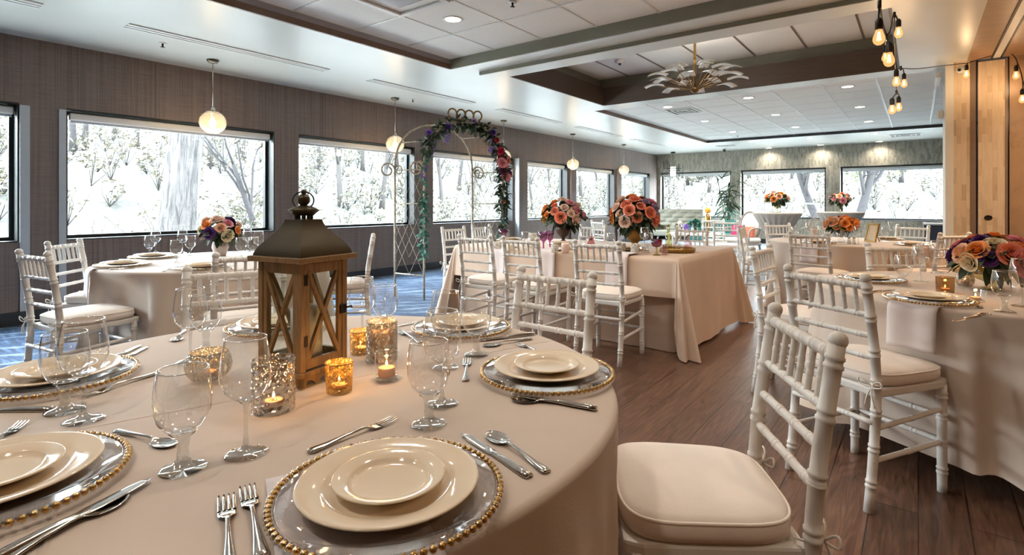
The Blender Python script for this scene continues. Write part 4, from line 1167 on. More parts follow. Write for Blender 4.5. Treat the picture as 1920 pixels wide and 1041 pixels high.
M['footed'] = thin_glass('green_gold_glass', (.78, .74, .48, 1), 1.5, gain=1.6, lo=.05)
M['pot_white'] = plain('chalk_pot', srgb(220, 206, 196), .6)
warm = ['peach', 'coral', 'orange', 'blush', 'pink', 'peach', 'cream']
x, y = ray(1056, 6.0)
bouquet('rose_urn', 'tall arrangement of pink and peach roses in the dark urn on the long table', x, y, TT, .235, .185, .31, warm, urn(.2, .085), M['dark_urn'], 26, .05, 5, droop=.8, leaves=130, euca=36, view=['blush', 'peach', 'orange', 'pink', 'cream', 'coral', 'blush', 'yellow'])
x, y = ray(1190, 5.45)
bouquet('rose_urn', 'tall arrangement of orange and coral roses in the brass urn on the long table', x, y, TT, .25, .2, .32, warm, urn(.21, .105, .45, .5), M['brass'], 28, .056, 9, droop=.8, leaves=140, euca=30, view=['orange', 'coral', 'peach', 'blush', 'lilac', 'orange', 'coral', 'pink'])
x, y = T3[0] - .01, T3[1] + .0
bouquet('flower_bowl', 'low bowl of orange, coral and purple blooms on the right table', x, y, TT, .175, .1, .17, ['orange', 'coral', 'peach', 'pink', 'purple', 'cream', 'plum'], urn(.125, .09, .5, .25), M['footed'], 24, .05, 14, leaves=110, euca=0, droop=.9,
        view=['orange', 'purple', 'pink', 'coral', 'cream', 'peach', 'plum', 'orange', 'purple'])
x, y = ray(413, 4.5)
bouquet('flower_pot', 'small pot of orange, pink and purple flowers on the window table', x, y, TT, .165, .12, .21, ['orange', 'blush', 'pink', 'peach', 'purple', 'cream'], pot(.12, .065), M['pot_white'], 18, .042, 22, leaves=110, euca=30, droop=.9, view=['orange', 'blush', 'purple', 'peach', 'pink', 'cream'])
x, y = ray(1578, 6.1)
bouquet('flower_vase', 'orange roses in a small glass vase on the far round table', x, y, TT, .165, .09, .195, ['orange', 'coral', 'peach'], pot(.13, .05), M['glass'], 20, .05, 25, leaves=90, euca=10, view=['orange', 'coral', 'peach', 'orange', 'yellow'])

# ------------------------------------------------------------------ metal wedding arch
def arch():
    A, B, Cc, Dd = Vector((-5.40, 4.60, 0)), Vector((-4.90, 4.64, 0)), Vector((-5.02, 5.68, 0)), Vector((-4.50, 5.72, 0))
    t = thing('wedding_arch', 'white and rust metal garden arch with scrolls and flower garland', 'arch', (-4.95, 5.16, 0))
    o = Vector((-4.95, 5.16, 0)); L = lambda p: Vector(p) - o
    H1, HT = 1.63, 2.26
    def hoop(p, q):
        pts = [L(p), L(p) + Vector((0, 0, H1 * .5)), L(p) + Vector((0, 0, H1))]
        for k in range(1, 24):
            a = PI * k / 24; m = p.lerp(q, .5 - .5 * math.cos(a)); pts.append(L(m) + Vector((0, 0, H1 + (HT - H1) * math.sin(a) ** .8)))
        return pts + [L(q) + Vector((0, 0, H1)), L(q) + Vector((0, 0, H1 * .5)), L(q)]
    hf, hb = hoop(B, Dd), hoop(A, Cc)
    obj('front_hoop', MB().tube(hf, .014, 8), M['iron'], t); obj('rear_hoop', MB().tube(hb, .014, 8), M['iron'], t)
    up = Vector((0, 0, 1))
    for (p, q) in ((A, B), (Cc, Dd)):
        pn = MB()
        for z in (.3, 1.2, H1): pn.tube([L(p) + up * z, L(q) + up * z], .009, 6)
        fr = obj('side_rail', pn, M['iron'], t)
        la = MB()
        # straight diamond wires
        for k in range(6):
            z0 = .3 + (H1 - .3) * k / 6; z1 = z0 + (H1 - .3) / 3
            for (a, b) in ((0, .5), (.5, 1)):
                if z1 <= H1 + .01:
                    la.tube([L(p.lerp(q, a)) + up * z0, L(p.lerp(q, b)) + up * z1], .003, 4); la.tube([L(p.lerp(q, b)) + up * z0, L(p.lerp(q, a)) + up * z1], .003, 4)
        obj('lattice', la, M['iron'], fr)
    def scroll(c, dirv, r, turns=1.3, flip=1):
        pts = []
        for k in range(26):
            f = k / 25; a = f * turns * 2 * PI; rr = r * (1 - .55 * f)
            pts.append(Vector(c) + dirv * (r - rr * math.cos(a)) + up * (flip * rr * math.sin(a)))
        return pts
    sc_ = MB()
    for p, d in ((A, A - Cc), (B, B - Dd), (Cc, Cc - A), (Dd, Dd - B)):
        d = d.normalized(); sc_.tube(scroll(L(p) + up * H1, d, .1, 1.2, 1), .011, 6)
    e = (B - A).normalized()
    sc_.tube(scroll(L(A) + up * H1, e, .07, 1.2, 1), .009, 6)
    sc_.tube(scroll(L(B) + up * (H1 + .04), -e, .07, 1.2, 1), .009, 6)
    sc_.tube(scroll(L(Cc) + up * H1, (Dd - Cc).normalized(), .07, 1.2, -1), .009, 6)
    obj('side_scroll', sc_, M['iron'], t)
    mid_f, mid_b = B.lerp(Dd, .5), A.lerp(Cc, .5); dx = (Dd - B).normalized()
    for k, f in enumerate((-.92, -.88, .88, .92)):
        s = MB(); c = L(mid_f) + dx * (f * .135) + up * (HT - .02)
        pts = [c, c + up * .07]
        for j in range(15):
            a = PI - j / 14 * 1.45 * PI; sg = 1 if k % 2 else -1
            pts.append(c + up * .12 + dx * (sg * .06) + dx * (sg * .06 * math.cos(a)) + up * (.06 * math.sin(a)))
        s.tube(smooth(pts, 2), .011, 8); obj('top_scroll', s, M['old_gold'], t)
    s = MB()
    for k in (-1, 0, 1):
        s.tube(scroll(L(mid_b) + dx * (.12 * k) + up * (HT - .02), dx, .05, 1.3), .01, 6)
    obj('rear_scroll', s, M['old_gold'], t)
    cr = MB()
    for f in (6, 13, 20): cr.tube([hf[f], hb[f]], .008, 6)
    obj('cross_bar', cr, M['iron'], t)
    # garland along the front hoop
    rnd = random.Random(31); g = MB(); g2 = MB()
    def at_h(f):                                          # f in 0..1 from foot B over the top to foot D
        lens = [0]
        for a, b in zip(hf, hf[1:]): lens.append(lens[-1] + (b - a).length)
        s = f * lens[-1]
        for i in range(len(hf) - 1):
            if s <= lens[i + 1]: return hf[i].lerp(hf[i + 1], (s - lens[i]) / max(1e-6, lens[i + 1] - lens[i]))
        return hf[-1]
    def spray(m, f0, f1, n, L_, spread, w=.3):
        for k in range(n):
            p = at_h(f0 + (f1 - f0) * rnd.random())
            d = Vector((rnd.gauss(0, 1), rnd.gauss(0, 1), rnd.gauss(-.3, .8))).normalized()
            leaf(m, p + d * rnd.random() * spread, d, L_ * rnd.uniform(.6, 1.2), L_ * w * rnd.uniform(.7, 1.1), rnd_=rnd)
    spray(g, .36, .78, 620, .085, .085); spray(g, .78, .97, 240, .06, .05, .34)
    spray(g2, .1, .26, 210, .06, .045, .42); spray(g2, .26, .36, 60, .06, .03, .4); g3 = MB(); spray(g3, .8, .92, 90, .06, .06, .4)
    obj('leaf_garland', g, M['petal_green'], t); obj('eucalyptus_garland', g2, M['teal_leaf'], t); obj('eucalyptus_garland', g3, M['teal_leaf'], t)
    for k, (f, c, s) in enumerate([(0.637, 'hot', .05), (0.644, 'red', .052), (0.657, 'coral', .06), (0.672, 'pink', .062), (0.667, 'pink', .06), (0.687, 'plum', .065), (0.694, 'plum', .05), (0.692, 'pink', .058), (0.652, 'hot', .045), (.61, 'red', .03), (.45, 'violet', .045), (.58, 'violet', .045), (.40, 'violet', .035), (.64, 'lilac', .04), (.655, 'violet', .035), (.53, 'lilac', .03), (.76, 'coral', .025)]):
        d = Vector((.75, -.45, rnd.uniform(-.2, .4))) + Vector((rnd.uniform(-.4, .4), rnd.uniform(-.4, .4), 0)); d.normalize()
        p = at_h(f) + d * (.05 + .02 * (k % 2)) + Vector((0, (-.05, .02, .06)[k % 3], (.03, -.04, 0)[k % 3]))
        r_ = link('bloom', rose(c, k % 2), t); r_.location = p; r_.scale = (s, s, s)
        r_.rotation_mode = 'QUATERNION'; r_.rotation_quaternion = d.to_track_quat('Z', 'Y')
    wi = MB()
    for f in (.33, .39, .45, .585, .655):
        p = at_h(f)
        for k in range(26):
            q = p + Vector((rnd.uniform(-.035, .035), rnd.uniform(-.035, .035), -.02 - .008 * k)); wi.ball(q, .013, 5, 4)
    obj('wisteria_cluster', wi, M['violet'], t)
    return t
arch()

# ------------------------------------------------------------------ string lights
def strings():
    t = thing('string_lights', 'black cord of warm glowing bulbs strung from ceiling tray to the partition', 'string lights', (-.1, 5.0, 2.4))
    o = Vector((-.1, 5.0, 2.4))
    def w(px, py, d):
        x, y = ray(px, d); return Vector((x, y, EYE + (HYP - py) * d / FPX)) - o
    M['cord_black'] = plain('black_cable', srgb(24, 20, 18), .6)
    M['filament'] = emit('filament', (1, .62, .26, 1), 30)
    M['bulb_glass'] = NM('warm_bulb_glass').m
    q = NM('amber_bulb_glass'); e = q.node('ShaderNodeEmission', {'Color': (1, .52, .2, 1), 'Strength': 1.3}); tr = q.node('ShaderNodeBsdfTransparent', {'Color': (1, .85, .6, 1)})
    M['bulb_glass'] = q.surf(q.node('ShaderNodeMixShader', {0: .4, 1: tr.outputs[0], 2: e.outputs[0]}).outputs[0])
    c = MB()
    runs = [[(1648, -12, 3.0), (1649, 4, 3.0), (1648, 20, 3.0), (1647, 44, 3.0)], [(1650, 12, 3.0), (1655, 45, 3.2), (1662, 66, 3.4), (1666, 86, 3.3)], [(1662, 66, 3.4), (1669, 58, 3.9), (1675, 28, 4.3), (1681, 32, 4.3), (1684, 44, 4.3)],
            [(1662, 66, 3.4), (1660, 84, 5.0), (1660, 92, 5.0)], [(1677, 28, 4.3), (1678, 70, 4.6), (1679, 110, 5.0), (1680, 136, 4.7)], [(1680, 130, 5.0), (1690, 128, 5.5), (1694, 132, 5.6), (1695, 144, 5.6)],
            [(1680, 160, 4.8), (1682, 172, 5.2), (1678, 178, 5.0), (1673, 185, 5.0), (1672, 191, 5.0)], [(1682, 172, 5.2), (1686, 180, 5.4), (1686, 188, 5.4)],
            [(1690, 128, 5.5), (1720, 129, 5.7), (1770, 123, 5.95), (1812, 119, 6.0), (1812, 124, 6.0)], [(1812, 119, 6.0), (1850, 107, 6.0), (1885, 100, 6.0), (1900, 104, 5.9), (1908, 118, 5.8), (1905, 128, 5.8)], [(1907, 116, 5.8), (1915, 138, 5.7), (1918, 160, 5.6), (1917, 172, 5.6)], [(1917, 150, 5.6), (1930, 175, 5.4), (1950, 180, 5.2)]]
    for r in runs: c.tube(smooth([w(*p) for p in r], 3), .005, 6)
    for p in ((1649, 8, 3.0), (1677, 28, 4.3), (1689, 128, 5.45), (1681, 173, 5.2)):
        b = w(*p); c.tube([b + Vector((0, 0, -.022)), b + Vector((0, 0, .022))], .011, 6)
    obj('cord', c, M['cord_black'], t)
    sk = MB().lathe([(0, 0), (.017, 0), (.019, .012), (.019, .05), (.012, .062), (.006, .068), (0, .068)], 14).mesh('bulb_socket', M['cord_black'])
    bl = MB().lathe([(0, -.086), (.012, -.084), (.024, -.074), (.0305, -.058), (.029, -.04), (.02, -.016), (.016, 0), (0, 0)], 20).mesh('bulb', M['bulb_glass'])
    fl = MB()
    for k in range(4):
        a = k * PI / 2; fl.tube([(.003 * math.cos(a), .003 * math.sin(a), -.012), (.009 * math.cos(a), .009 * math.sin(a), -.06)], .0016, 4)
    flm = fl.mesh('filament', M['filament'])
    for (px, py, d) in [(1648, 56, 3.0), (1667, 99, 3.3), (1684.5, 51, 4.3), (1660, 99, 5.0), (1680.6, 144, 4.7), (1695, 149, 5.6), (1672.6, 197, 5.0), (1685, 193, 5.4), (1812, 132, 6.0), (1905, 134, 5.8), (1917, 178, 5.6)]:
        p = w(px, py, d)
        s = link('bulb_socket', sk, t, p); s.location = p
        g = link('bulb', bl, s); link('filament', flm, s)
        L = bpy.data.lights.new('bulb_light', 'POINT'); L.energy = 2; L.color = (1, .66, .36); L.shadow_soft_size = .025
        lo = bpy.data.objects.new('bulb_light', L); C.objects.link(lo); lo.location = p + o + Vector((0, 0, -.12))
strings()
# ------------------------------------------------------------------ window table
S2 = {0: ('on the window table, side nearest the camera', 262), 1: ('on the window table, at its wall end', 206), 2: ('on the window table before the aisle chair', 325), 3: ('on the window table under the far glasses', 60)}
for k, (wh, a) in S2.items(): setting(T2, R2, a, wh, nap=(k == 0))
for kind, px, d, l in [('gob', 281, 4.55, 'short goblet in front of a wine glass, wall end of the window table'), ('win', 292, 4.75, 'wine glass behind a short goblet at the wall end of the window table'),
                       ('gob', 331, 4.0, 'goblet standing alone on the near side of the window table'), ('win', 342, 4.75, 'wine glass left of the flower pot on the window table'),
                       ('gob', 357, 4.55, 'goblet just left of the flower pot on the window table'), ('win', 464, 4.9, 'wine glass right of the flower pot on the window table'),
                       ('win', 485, 4.5, 'wine glass next to the lantern roof on the window table'), ('gob', 475, 4.35, 'goblet nearest the lantern roof on the window table'), ('gob', 452, 4.3, 'goblet behind the aisle chair rail on the window table')]:
    x, y = ray(px, d); glass(kind, x, y, l)
def cut_at(c, R, ang, off, kind, label, s=.9, r=None):
    a = rad(ang); r = r or R - .15
    bx, by = c[0] + r * math.cos(a) - off * math.sin(a), c[1] + r * math.sin(a) + off * math.cos(a)
    u = (math.cos(a) * .1, math.sin(a) * .1)
    cutlery(kind, (bx + u[0], by + u[1]), (bx - u[0], by - u[1]), label, s=s)
for k, (wh, a) in S2.items():
    cut_at(T2, R2, a, -.2, 'fork', 'stainless dinner fork beside the plates ' + wh); cut_at(T2, R2, a, .2, 'knife', 'stainless knife beside the plates ' + wh)
# ------------------------------------------------------------------ right table
p1 = at(1742, 562, TT + .01); p2 = at(1632, 524, TT + .01)
setting(T3, R3, math.degrees(math.atan2(p1[1] - T3[1], p1[0] - T3[0])), 'on the right flower table above the hanging napkin', xy=p1[:2])
setting(T3, R3, math.degrees(math.atan2(p2[1] - T3[1], p2[0] - T3[0])), 'on the right flower table beside the two goblets', xy=p2[:2], nap=False)
napkin(T3, R3, 176, 'pale napkin hanging on the right flower table toward the long table')
for kind, px, py, l in [('gob', 1694, 537, 'goblet left of the amber votive on the right flower table'), ('win', 1726, 527, 'wine glass behind the amber votive on the right flower table'),
                        ('win', 1757, 512, 'wine glass under the dark leaf on the right flower table'), ('gob', 1884, 585, 'goblet in front of the bowl of coral roses'), ('win', 1916, 575, 'wine glass at the right frame edge before the coral roses')]:
    x, y = P(px, py); glass(kind, x, y, l)
x, y = P(1772, 549); candle('amber_votive', x, y, cyl(.037, .075, .039), M['amber'], 'square-looking amber glass votive on the right flower table', M['tea_wax'], .019, .02)
x, y = P(1809, 537); candle('silver_votive', x, y, [(.03, .002), (.04, .02), (.042, .035), (.038, .055), (.033, .07)], M['mercury'], 'rounded silver glass votive beneath the flowers of the right table', M['tea_wax'], .019, .03)
x, y = P(1829, 566); candle('clear_tea_light', x, y, cyl(.033, .05, .04), M['glass'], 'low clear tea light cup with two glints on the right flower table', M['tea_wax'], .02, .02)
cutlery('knife', P(1838, 594), P(1785, 604), 'dark-looking knife right of the napkin charger on the right table', s=.9); cutlery('spoon', P(1800, 600), P(1862, 588), 'spoon with raised bowl on the right flower table edge', s=.9)
cutlery('fork', P(1842, 580), P(1808, 565), 'fork slipped behind the charger on the right flower table', s=.9); cutlery('knife', P(1640, 548), P(1668, 545), 'knife before the far setting of the right table', s=.9)
# ------------------------------------------------------------------ far round table
for a, wh in ((150, 'on the far round table toward the cocktail tables'), (250, 'on the far round table behind its front chair'), (60, 'on the far round table by the gilt frame'), (330, 'on the far round table before the cabinet')):
    setting(T4, R4, a, wh, nap=(a == 250))
for kind, px, d, l in [('gob', 1490, 6.3, 'goblet at the cocktail end of the far round table'), ('win', 1516, 6.5, 'wine glass by the white ribbon ornament on the far round table'), ('gob', 1540, 6.35, 'goblet left of the orange roses on the far round table'),
                       ('win', 1609, 5.75, 'wine glass right of the orange roses on the far round table'), ('win', 1671, 6.9, 'wine glass left of the chair by the dark cabinet'), ('gob', 1660, 6.2, 'goblet beside a plate at the cabinet end of the far round table')]:
    x, y = ray(px, d); glass(kind, x, y, l)
x, y = ray(1631, 6.15)
t = thing('table_sign', 'gilt framed card leaning on an easel on the far round table', 'sign', (x, y, TT), rad(-48))
Mx = Matrix.Rotation(rad(-14), 4, 'X')
obj('frame', MB().add(*boxv(-.085, .085, -.008, .008, 0, .018), False, Mx).add(*boxv(-.085, .085, -.008, .008, .2, .218), False, Mx).add(*boxv(-.085, -.068, -.008, .008, .018, .2), False, Mx).add(*boxv(.068, .085, -.008, .008, .018, .2), False, Mx), M['brass'], t)
obj('card', MB().add(*boxv(-.068, .068, -.002, .003, .018, .2), False, Mx), M['cream'], t)
obj('easel_leg', MB().bar((0, .04, .16), (0, .12, .0), .012, .006), M['brass'], t)
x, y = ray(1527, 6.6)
t = thing('glint_ornament', 'curly white ribbon ornament standing on the far round table', 'ornament', (x, y, TT))  # white loops modelled in place of the goblets' reflections
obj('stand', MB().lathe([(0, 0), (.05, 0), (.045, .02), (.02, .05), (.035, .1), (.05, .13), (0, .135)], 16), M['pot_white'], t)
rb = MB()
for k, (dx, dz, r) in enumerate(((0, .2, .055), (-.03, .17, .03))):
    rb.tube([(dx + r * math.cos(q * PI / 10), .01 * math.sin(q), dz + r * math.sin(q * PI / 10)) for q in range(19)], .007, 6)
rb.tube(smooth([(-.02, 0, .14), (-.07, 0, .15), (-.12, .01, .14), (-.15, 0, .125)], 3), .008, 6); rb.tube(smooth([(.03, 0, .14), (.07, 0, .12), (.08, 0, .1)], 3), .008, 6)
obj('glint', rb, M['white_plastic'], t)
x, y = ray(1595, 5.95)
for px, d, l in ((1592, 5.85, 'left silver topped shaker by the orange roses'), (1601, 5.8, 'right silver topped shaker by the orange roses')):
    x, y = ray(px, d); t = thing('salt_shaker', l, 'shaker', (x, y, TT))
    obj('body', MB().lathe([(0, 0), (.018, 0), (.02, .02), (.015, .06), (0, .06)], 14), M['white_plastic'], t); obj('cap', MB().lathe([(0, .06), (.015, .06), (.014, .072), (.005, .08), (0, .08)], 14), M['steel'], t)
# ------------------------------------------------------------------ long table
M['purple_glass'] = thin_glass('purple_glass', (.62, .2, .5, 1), 1.5, gain=1.6, lo=.05)
M['pink_glass'] = thin_glass('blush_glass', (.9, .72, .72, 1), 1.5, gain=1.6, lo=.06)
M['cranberry'] = thin_glass('cranberry_glass', (.55, .1, .3, 1), 1.5, gain=1.6, lo=.05)
def vessel(nm, px, d, prof, mat, label, cat, foot=None, fmat=None, group=None, extra=None):
    x, y = ray(px, d); t = thing(nm, label, cat, (x, y, TT), 0, group)
    obj('cup', MB().shell(prof, 24), mat, t, solid=.002)
    if foot: obj('stem', MB().lathe(foot, 20), fmat or mat, t)
    if extra: obj(extra[0], extra[1], extra[2], t)
    return t
gpro = [(.0, .085), (.02, .087), (.034, .1), (.042, .13), (.047, .175)]
gst = [(0, 0), (.036, 0), (.03, .006), (.009, .016), (.008, .06), (.013, .078), (.02, .086), (0, .087)]
vessel('purple_goblet', 944, 5.6, gpro, M['purple_glass'], 'purple goblet at the arch end of the long table, with pale handle loop', 'goblet', gst, M['purple_glass'], 'purple goblets on the long table',
       ('handle', MB().tube(smooth([(.045, 0, .17), (.075, 0, .16), (.075, 0, .12), (.042, 0, .1)], 4), .004, 6), M['glass']))
vessel('purple_goblet', 1019, 5.05, gpro, M['purple_glass'], 'cut purple goblet left of the dark rose urn, nearer one', 'goblet', gst, M['purple_glass'], 'purple goblets on the long table')
vessel('purple_goblet', 1031, 5.2, gpro, M['purple_glass'], 'cut purple goblet left of the dark rose urn, farther one', 'goblet', gst, M['purple_glass'], 'purple goblets on the long table')
vessel('cranberry_goblet', 1231, 4.55, [(.0, .07), (.03, .075), (.042, .09), (.05, .14)], M['cranberry'], 'cranberry goblet on a clear gold stem near the brass tray', 'goblet', gst[:-1] + [(0, .07)], M['footed'])
vessel('pink_jug', 1108, 5.15, [(.0, .002), (.03, .003), (.036, .03), (.038, .06), (.026, .1), (.03, .125)], M['pink_glass'], 'small blush glass jug between the two rose urns', 'jug', None, None, None,
       ('handle', MB().tube(smooth([(-.028, 0, .11), (-.055, 0, .1), (-.055, 0, .06), (-.036, 0, .045)], 4), .004, 6), M['pink_glass']))
def jar(nm, px, d, r, h, mat, label, cat='candle', lidm=None):
    x, y = ray(px, d); t = thing(nm, label, cat, (x, y, TT))
    obj('jar_body', MB().lathe([(0, 0), (r * .8, 0), (r, .15 * h), (r, .85 * h), (r * .92, h), (r * .85, h), (r * .85, .3 * h), (0, .28 * h)], 20), mat, t)
    if lidm: obj('lid', MB().lathe([(0, h * 1.0), (r * 1.02, h * 1.0), (r * 1.02, h * 1.18), (0, h * 1.2)], 20), lidm, t)
M['flecked'] = glitter('flecked_white_glass', srgb(226, 222, 214), (.95, .94, .9, 1), 90, .1)
jar('white_jar', 999, 5.3, .045, .15, M['flecked'], 'tall white and blue flecked jar left of the dark rose urn', 'jar')
jar('egg_votive', 1060, 4.85, .036, .085, M['blush'], 'egg-shaped blush votive before the dark rose urn', 'votive')
jar('square_votive', 1073, 5.1, .035, .085, M['flecked'], 'cream flecked votive right of the dark rose urn foot', 'votive')
jar('patterned_votive', 1191, 4.7, .04, .09, M['flecked'], 'white patterned votive before the brass rose urn', 'votive')
jar('grey_votive', 1166, 4.85, .036, .08, M['mercury'], 'grey glass votive left of the brass rose urn', 'votive')
jar('cream_votive', 957, 5.0, .035, .06, M['cream'], 'cream votive beside the purple goblet at the arch end', 'votive')
jar('gold_candle_jar', 933, 5.2, .04, .07, M['flecked'], 'low pale candle jar at the arch end of the long table', 'votive')
jar('clear_votive_jar', 1040, 4.8, .033, .07, M['flecked'], 'blue-white crumpled votive against the dark rose urn', 'votive')
jar('silver_shaker', 1246, 4.6, .026, .075, M['pink_glass'], 'small white shaker with silver lid beside the brass tray', 'shaker', M['steel'])
x, y = ray(1270, 4.85)
t = thing('brass_tray', 'round brass tray on the long table holding glass bottles', 'tray', (x, y, TT))
obj('tray_base', MB().lathe([(0, 0), (.14, 0), (.155, .012), (.158, .04), (.154, .04), (.148, .014), (.13, .006), (0, .006)], 36), M['brass'], t)
for k, (dx, dy, c, l, hh) in enumerate([(-.08, -.03, 'yellow', 'tall amber bottle on the left of the brass tray', .24), (-.02, .04, 'glass', 'tall clear bottle in the middle of the brass tray', .25), (.05, -.02, 'glass', 'clear bottle with white label on the brass tray', .22), (.1, .03, 'blush', 'short rosy bottle on the right of the brass tray', .15)]):
    b = thing('bottle', l, 'bottle', (x + dx * .9, y + dy * .9, TT + .0085)); r = .03
    obj('bottle_body', MB().lathe([(0, 0), (r, 0), (r, hh * .55), (r * .4, hh * .72), (r * .36, hh * .95), (0, hh * .95)], 16), M['pink_glass'] if c == 'blush' else (M['footed'] if c == 'yellow' else M['glass']), b)
    obj('stopper', MB().lathe([(0, hh * .95), (r * .38, hh * .95), (r * .38, hh), (0, hh)], 12), M['brass'], b)
for px, py, l in ((1054, 461, 'on the long table before the middle chair'), (1176, 470, 'on the long table before the third chair'), (958, 453, 'on the long table before the first chair')):
    x, y, _ = at(px, py, TT); z = TT + .012
    charger(x, y, z + .002, 'clear glass charger with gold bead rim ' + l); plate('dinner', x, y, z + .008, 'cream dinner plate ' + l); plate('salad', x, y, z + .0165, 'small cream plate topping the stack ' + l)
def flat_napkin(px, label, w=.2, z1=.42):
    x = ony(px, LY0)
    def fn(u, v):
        xx = x + (u - .5) * w; s = v * .62
        if s < .22: return (xx, LY0 + .2 - s, TT + .012 + .004)
        q = s - .22; return (xx, LY0 + .2 - .22 - .022 - .06 * q + .004 * math.sin(u * 12), TT + .012 - q)
    return tag(obj('napkin', MB().grid(fn, 8, 20), M['napkin'], None, 0, solid=.003), label, 'napkin', 'folded napkins')
flat_napkin(938, 'pale napkin hanging down the long table front between first and second chairs')
flat_napkin(1028, 'pale napkin hanging down the long table front behind the lantern-table chair')
flat_napkin(1160, 'pale napkin hanging down the long table front right of the third chair')
for px, d, kind, l in ((985, 4.95, 'gob', 'goblet behind the middle chair of the long table'), (1145, 4.75, 'gob', 'goblet left of the patterned votive on the long table'), (1215, 4.75, 'gob', 'goblet left of the cranberry goblet on the long table'),
                       (1208, 5.0, 'win', 'wine glass behind the brass urn foot on the long table'), (1095, 4.85, 'gob', 'goblet before the blush jug on the long table'), (915, 5.15, 'win', 'wine glass at the arch end of the long table')):
    x, y = ray(px, d); glass(kind, x, y, l, TT + .012)
cutlery('knife', P(1218, 476), P(1196, 479), 'knife beside the plates before the third chair', z=TT + .013, s=.9)

# ------------------------------------------------------------------ cocktail tables
def cocktail(x, y, label, cols, fl, seed, view=None):
    t = thing('cocktail_table', label, 'table', (x, y, 0), 0, 'cocktail tables in grey stretch cloth')
    N = 160; zt = 1.04
    def fn(u, v):
        a = 2 * PI * u
        prof = [(0, zt), (.395, zt), (.405, zt - .012), (.40, zt - .03), (.26, .80), (.13, .60), (.105, .52), (.13, .42), (.2, .22), (.30, .01)]
        f = v * (len(prof) - 1); i = min(int(f), len(prof) - 2); q = f - i
        r = prof[i][0] * (1 - q) + prof[i + 1][0] * q; z = prof[i][1] * (1 - q) + prof[i + 1][1] * q
        if v > .33: r *= 1 + .13 * math.sin(22 * a + seed) * min(1, (v - .33) * 4)
        return (r * math.cos(a), r * math.sin(a), z)
    obj('stretch_cloth', MB().grid(fn, N, 45, True), M['cock_cloth'], t)
    obj('sash', MB().lathe([(.105, .49), (.118, .5), (.122, .52), (.118, .54), (.105, .55)], 30), M['cock_cloth'], t)
    v_ = MB().lathe([(0, 0), (.045, 0), (.04, .006), (.008, .02), (.008, .06), (.03, .075), (.06, .11), (.066, .14), (.06, .14), (.05, .11), (0, .085)], 20)
    bouquet('flower_vase', fl, x, y, zt + .001, .2, .12, .25, cols, v_, M['footed'], 14, .045, seed, leaves=120, euca=12, droop=.8, view=view)
x, y = ray(1457, 9.6)
cocktail(x, y, 'cocktail table in tied grey cloth, before the middle back window', ['peach', 'orange', 'yellow'], 'footed vase of peach and yellow-green flowers on the first cocktail table', 41, ['peach', 'yellow', 'orange'])
x, y = ray(1575, 10.3)
cocktail(x, y, 'cocktail table in tied grey cloth, before the pillar between back windows', ['coral', 'peach', 'pink'], 'footed vase of coral and pink flowers on the second cocktail table', 43, ['coral', 'pink', 'peach'])

# ------------------------------------------------------------------ lounge corner
M['tufted'] = plain('grey_green_velvet', srgb(142, 140, 126), .85, var=.08, scale=30)
M['teal'] = plain('teal_velvet', srgb(60, 116, 114), .8, var=.1); M['magenta'] = plain('magenta_cushion_fabric', srgb(176, 44, 96), .8, var=.1); M['rust'] = plain('rust_cushion_fabric', srgb(206, 110, 84), .8, var=.1)
M['chair_frame_grey'] = plain('washed_oak', srgb(150, 144, 136), .6, var=.1); M['chair_fabric'] = plain('ivory_upholstery', srgb(222, 220, 216), .8, var=.03)
x, y = ray(1266, 15.0)
t = thing('settee', 'grey green button-tufted settee under the corner window', 'sofa', (x, y, 0), rad(6))
def tuft(u, v):
    X = -.66 + 1.32 * u; Z = .42 + .62 * v
    b = abs(math.sin(X * 9.5 + (PI / 2 if int(v * 5) % 2 else 0))) * abs(math.sin(v * 5 * PI))
    return (X, .25 - .05 * b + .08 * v, Z)
bk = MB().grid(tuft, 60, 40); bk.bx(-.66, .66, .3, .42, .3, 1.04); obj('backrest', bk, M['tufted'], t)
obj('seat', MB().bx(-.62, .62, -.3, .27, .3, .46), M['tufted'], t, .04)
for s in (-1, 1):
    obj('armrest', MB().bx(s * .62 - .07, s * .62 + .07, -.28, .36, .28, .66), M['tufted'], t, .05)
    for yy in (-.24, .34): obj('leg', MB().tube([(s * .58, yy, .3), (s * .6, yy, 0)], [.025, .014], 8), M['chair_frame_grey'], t)
def pillow(x, y, z, rz, mat, label, s=.4, tilt=.5):
    def fn(sign):
        def f(u, v):
            a, b = 2 * u - 1, 2 * v - 1; h = (max(0, (1 - a ** 4) * (1 - b ** 4))) ** .5
            return (a * s / 2 * (1 - .05 * (1 - b * b)), sign * .07 * h, b * s / 2 * (1 - .05 * (1 - a * a)) + s / 2)
        return f
    m = MB().grid(fn(1), 12, 12).grid(fn(-1), 12, 12)
    o = tag(obj('cushion', m, mat, None, 0, (x, y, z), rz), label, 'cushion'); o.rotation_euler = (-tilt * .5, 0, rz); return o
x, y = ray(1338, 13.4)
t = thing('teal_bench', 'low teal velvet bench in the lounge behind the chair pair', 'bench', (x, y, 0), rad(20))
obj('seat', MB().bx(-.6, .6, -.26, .26, .28, .46), M['teal'], t, .04)
obj('backrest', MB().bx(-.6, .6, .22, .34, .4, .78), M['teal'], t, .05)
for s in (-1, 1):
    for yy in (-.2, .28): obj('leg', MB().tube([(s * .54, yy, .3), (s * .56, yy, 0)], [.022, .014], 8), M['chair_frame_grey'], t)
x, y = ray(1392, 11.6)
t = thing('armchair', 'ivory oval-backed armchair with grey wooden frame in the lounge', 'armchair', (x, y, 0), rad(-24))
ov = [(.24 * math.cos(2 * PI * k / 36), .26 + .0, .72 + .3 * math.sin(2 * PI * k / 36)) for k in range(36)]
obj('back_frame', MB().tube(ov, .022, 8, True), M['chair_frame_grey'], t)
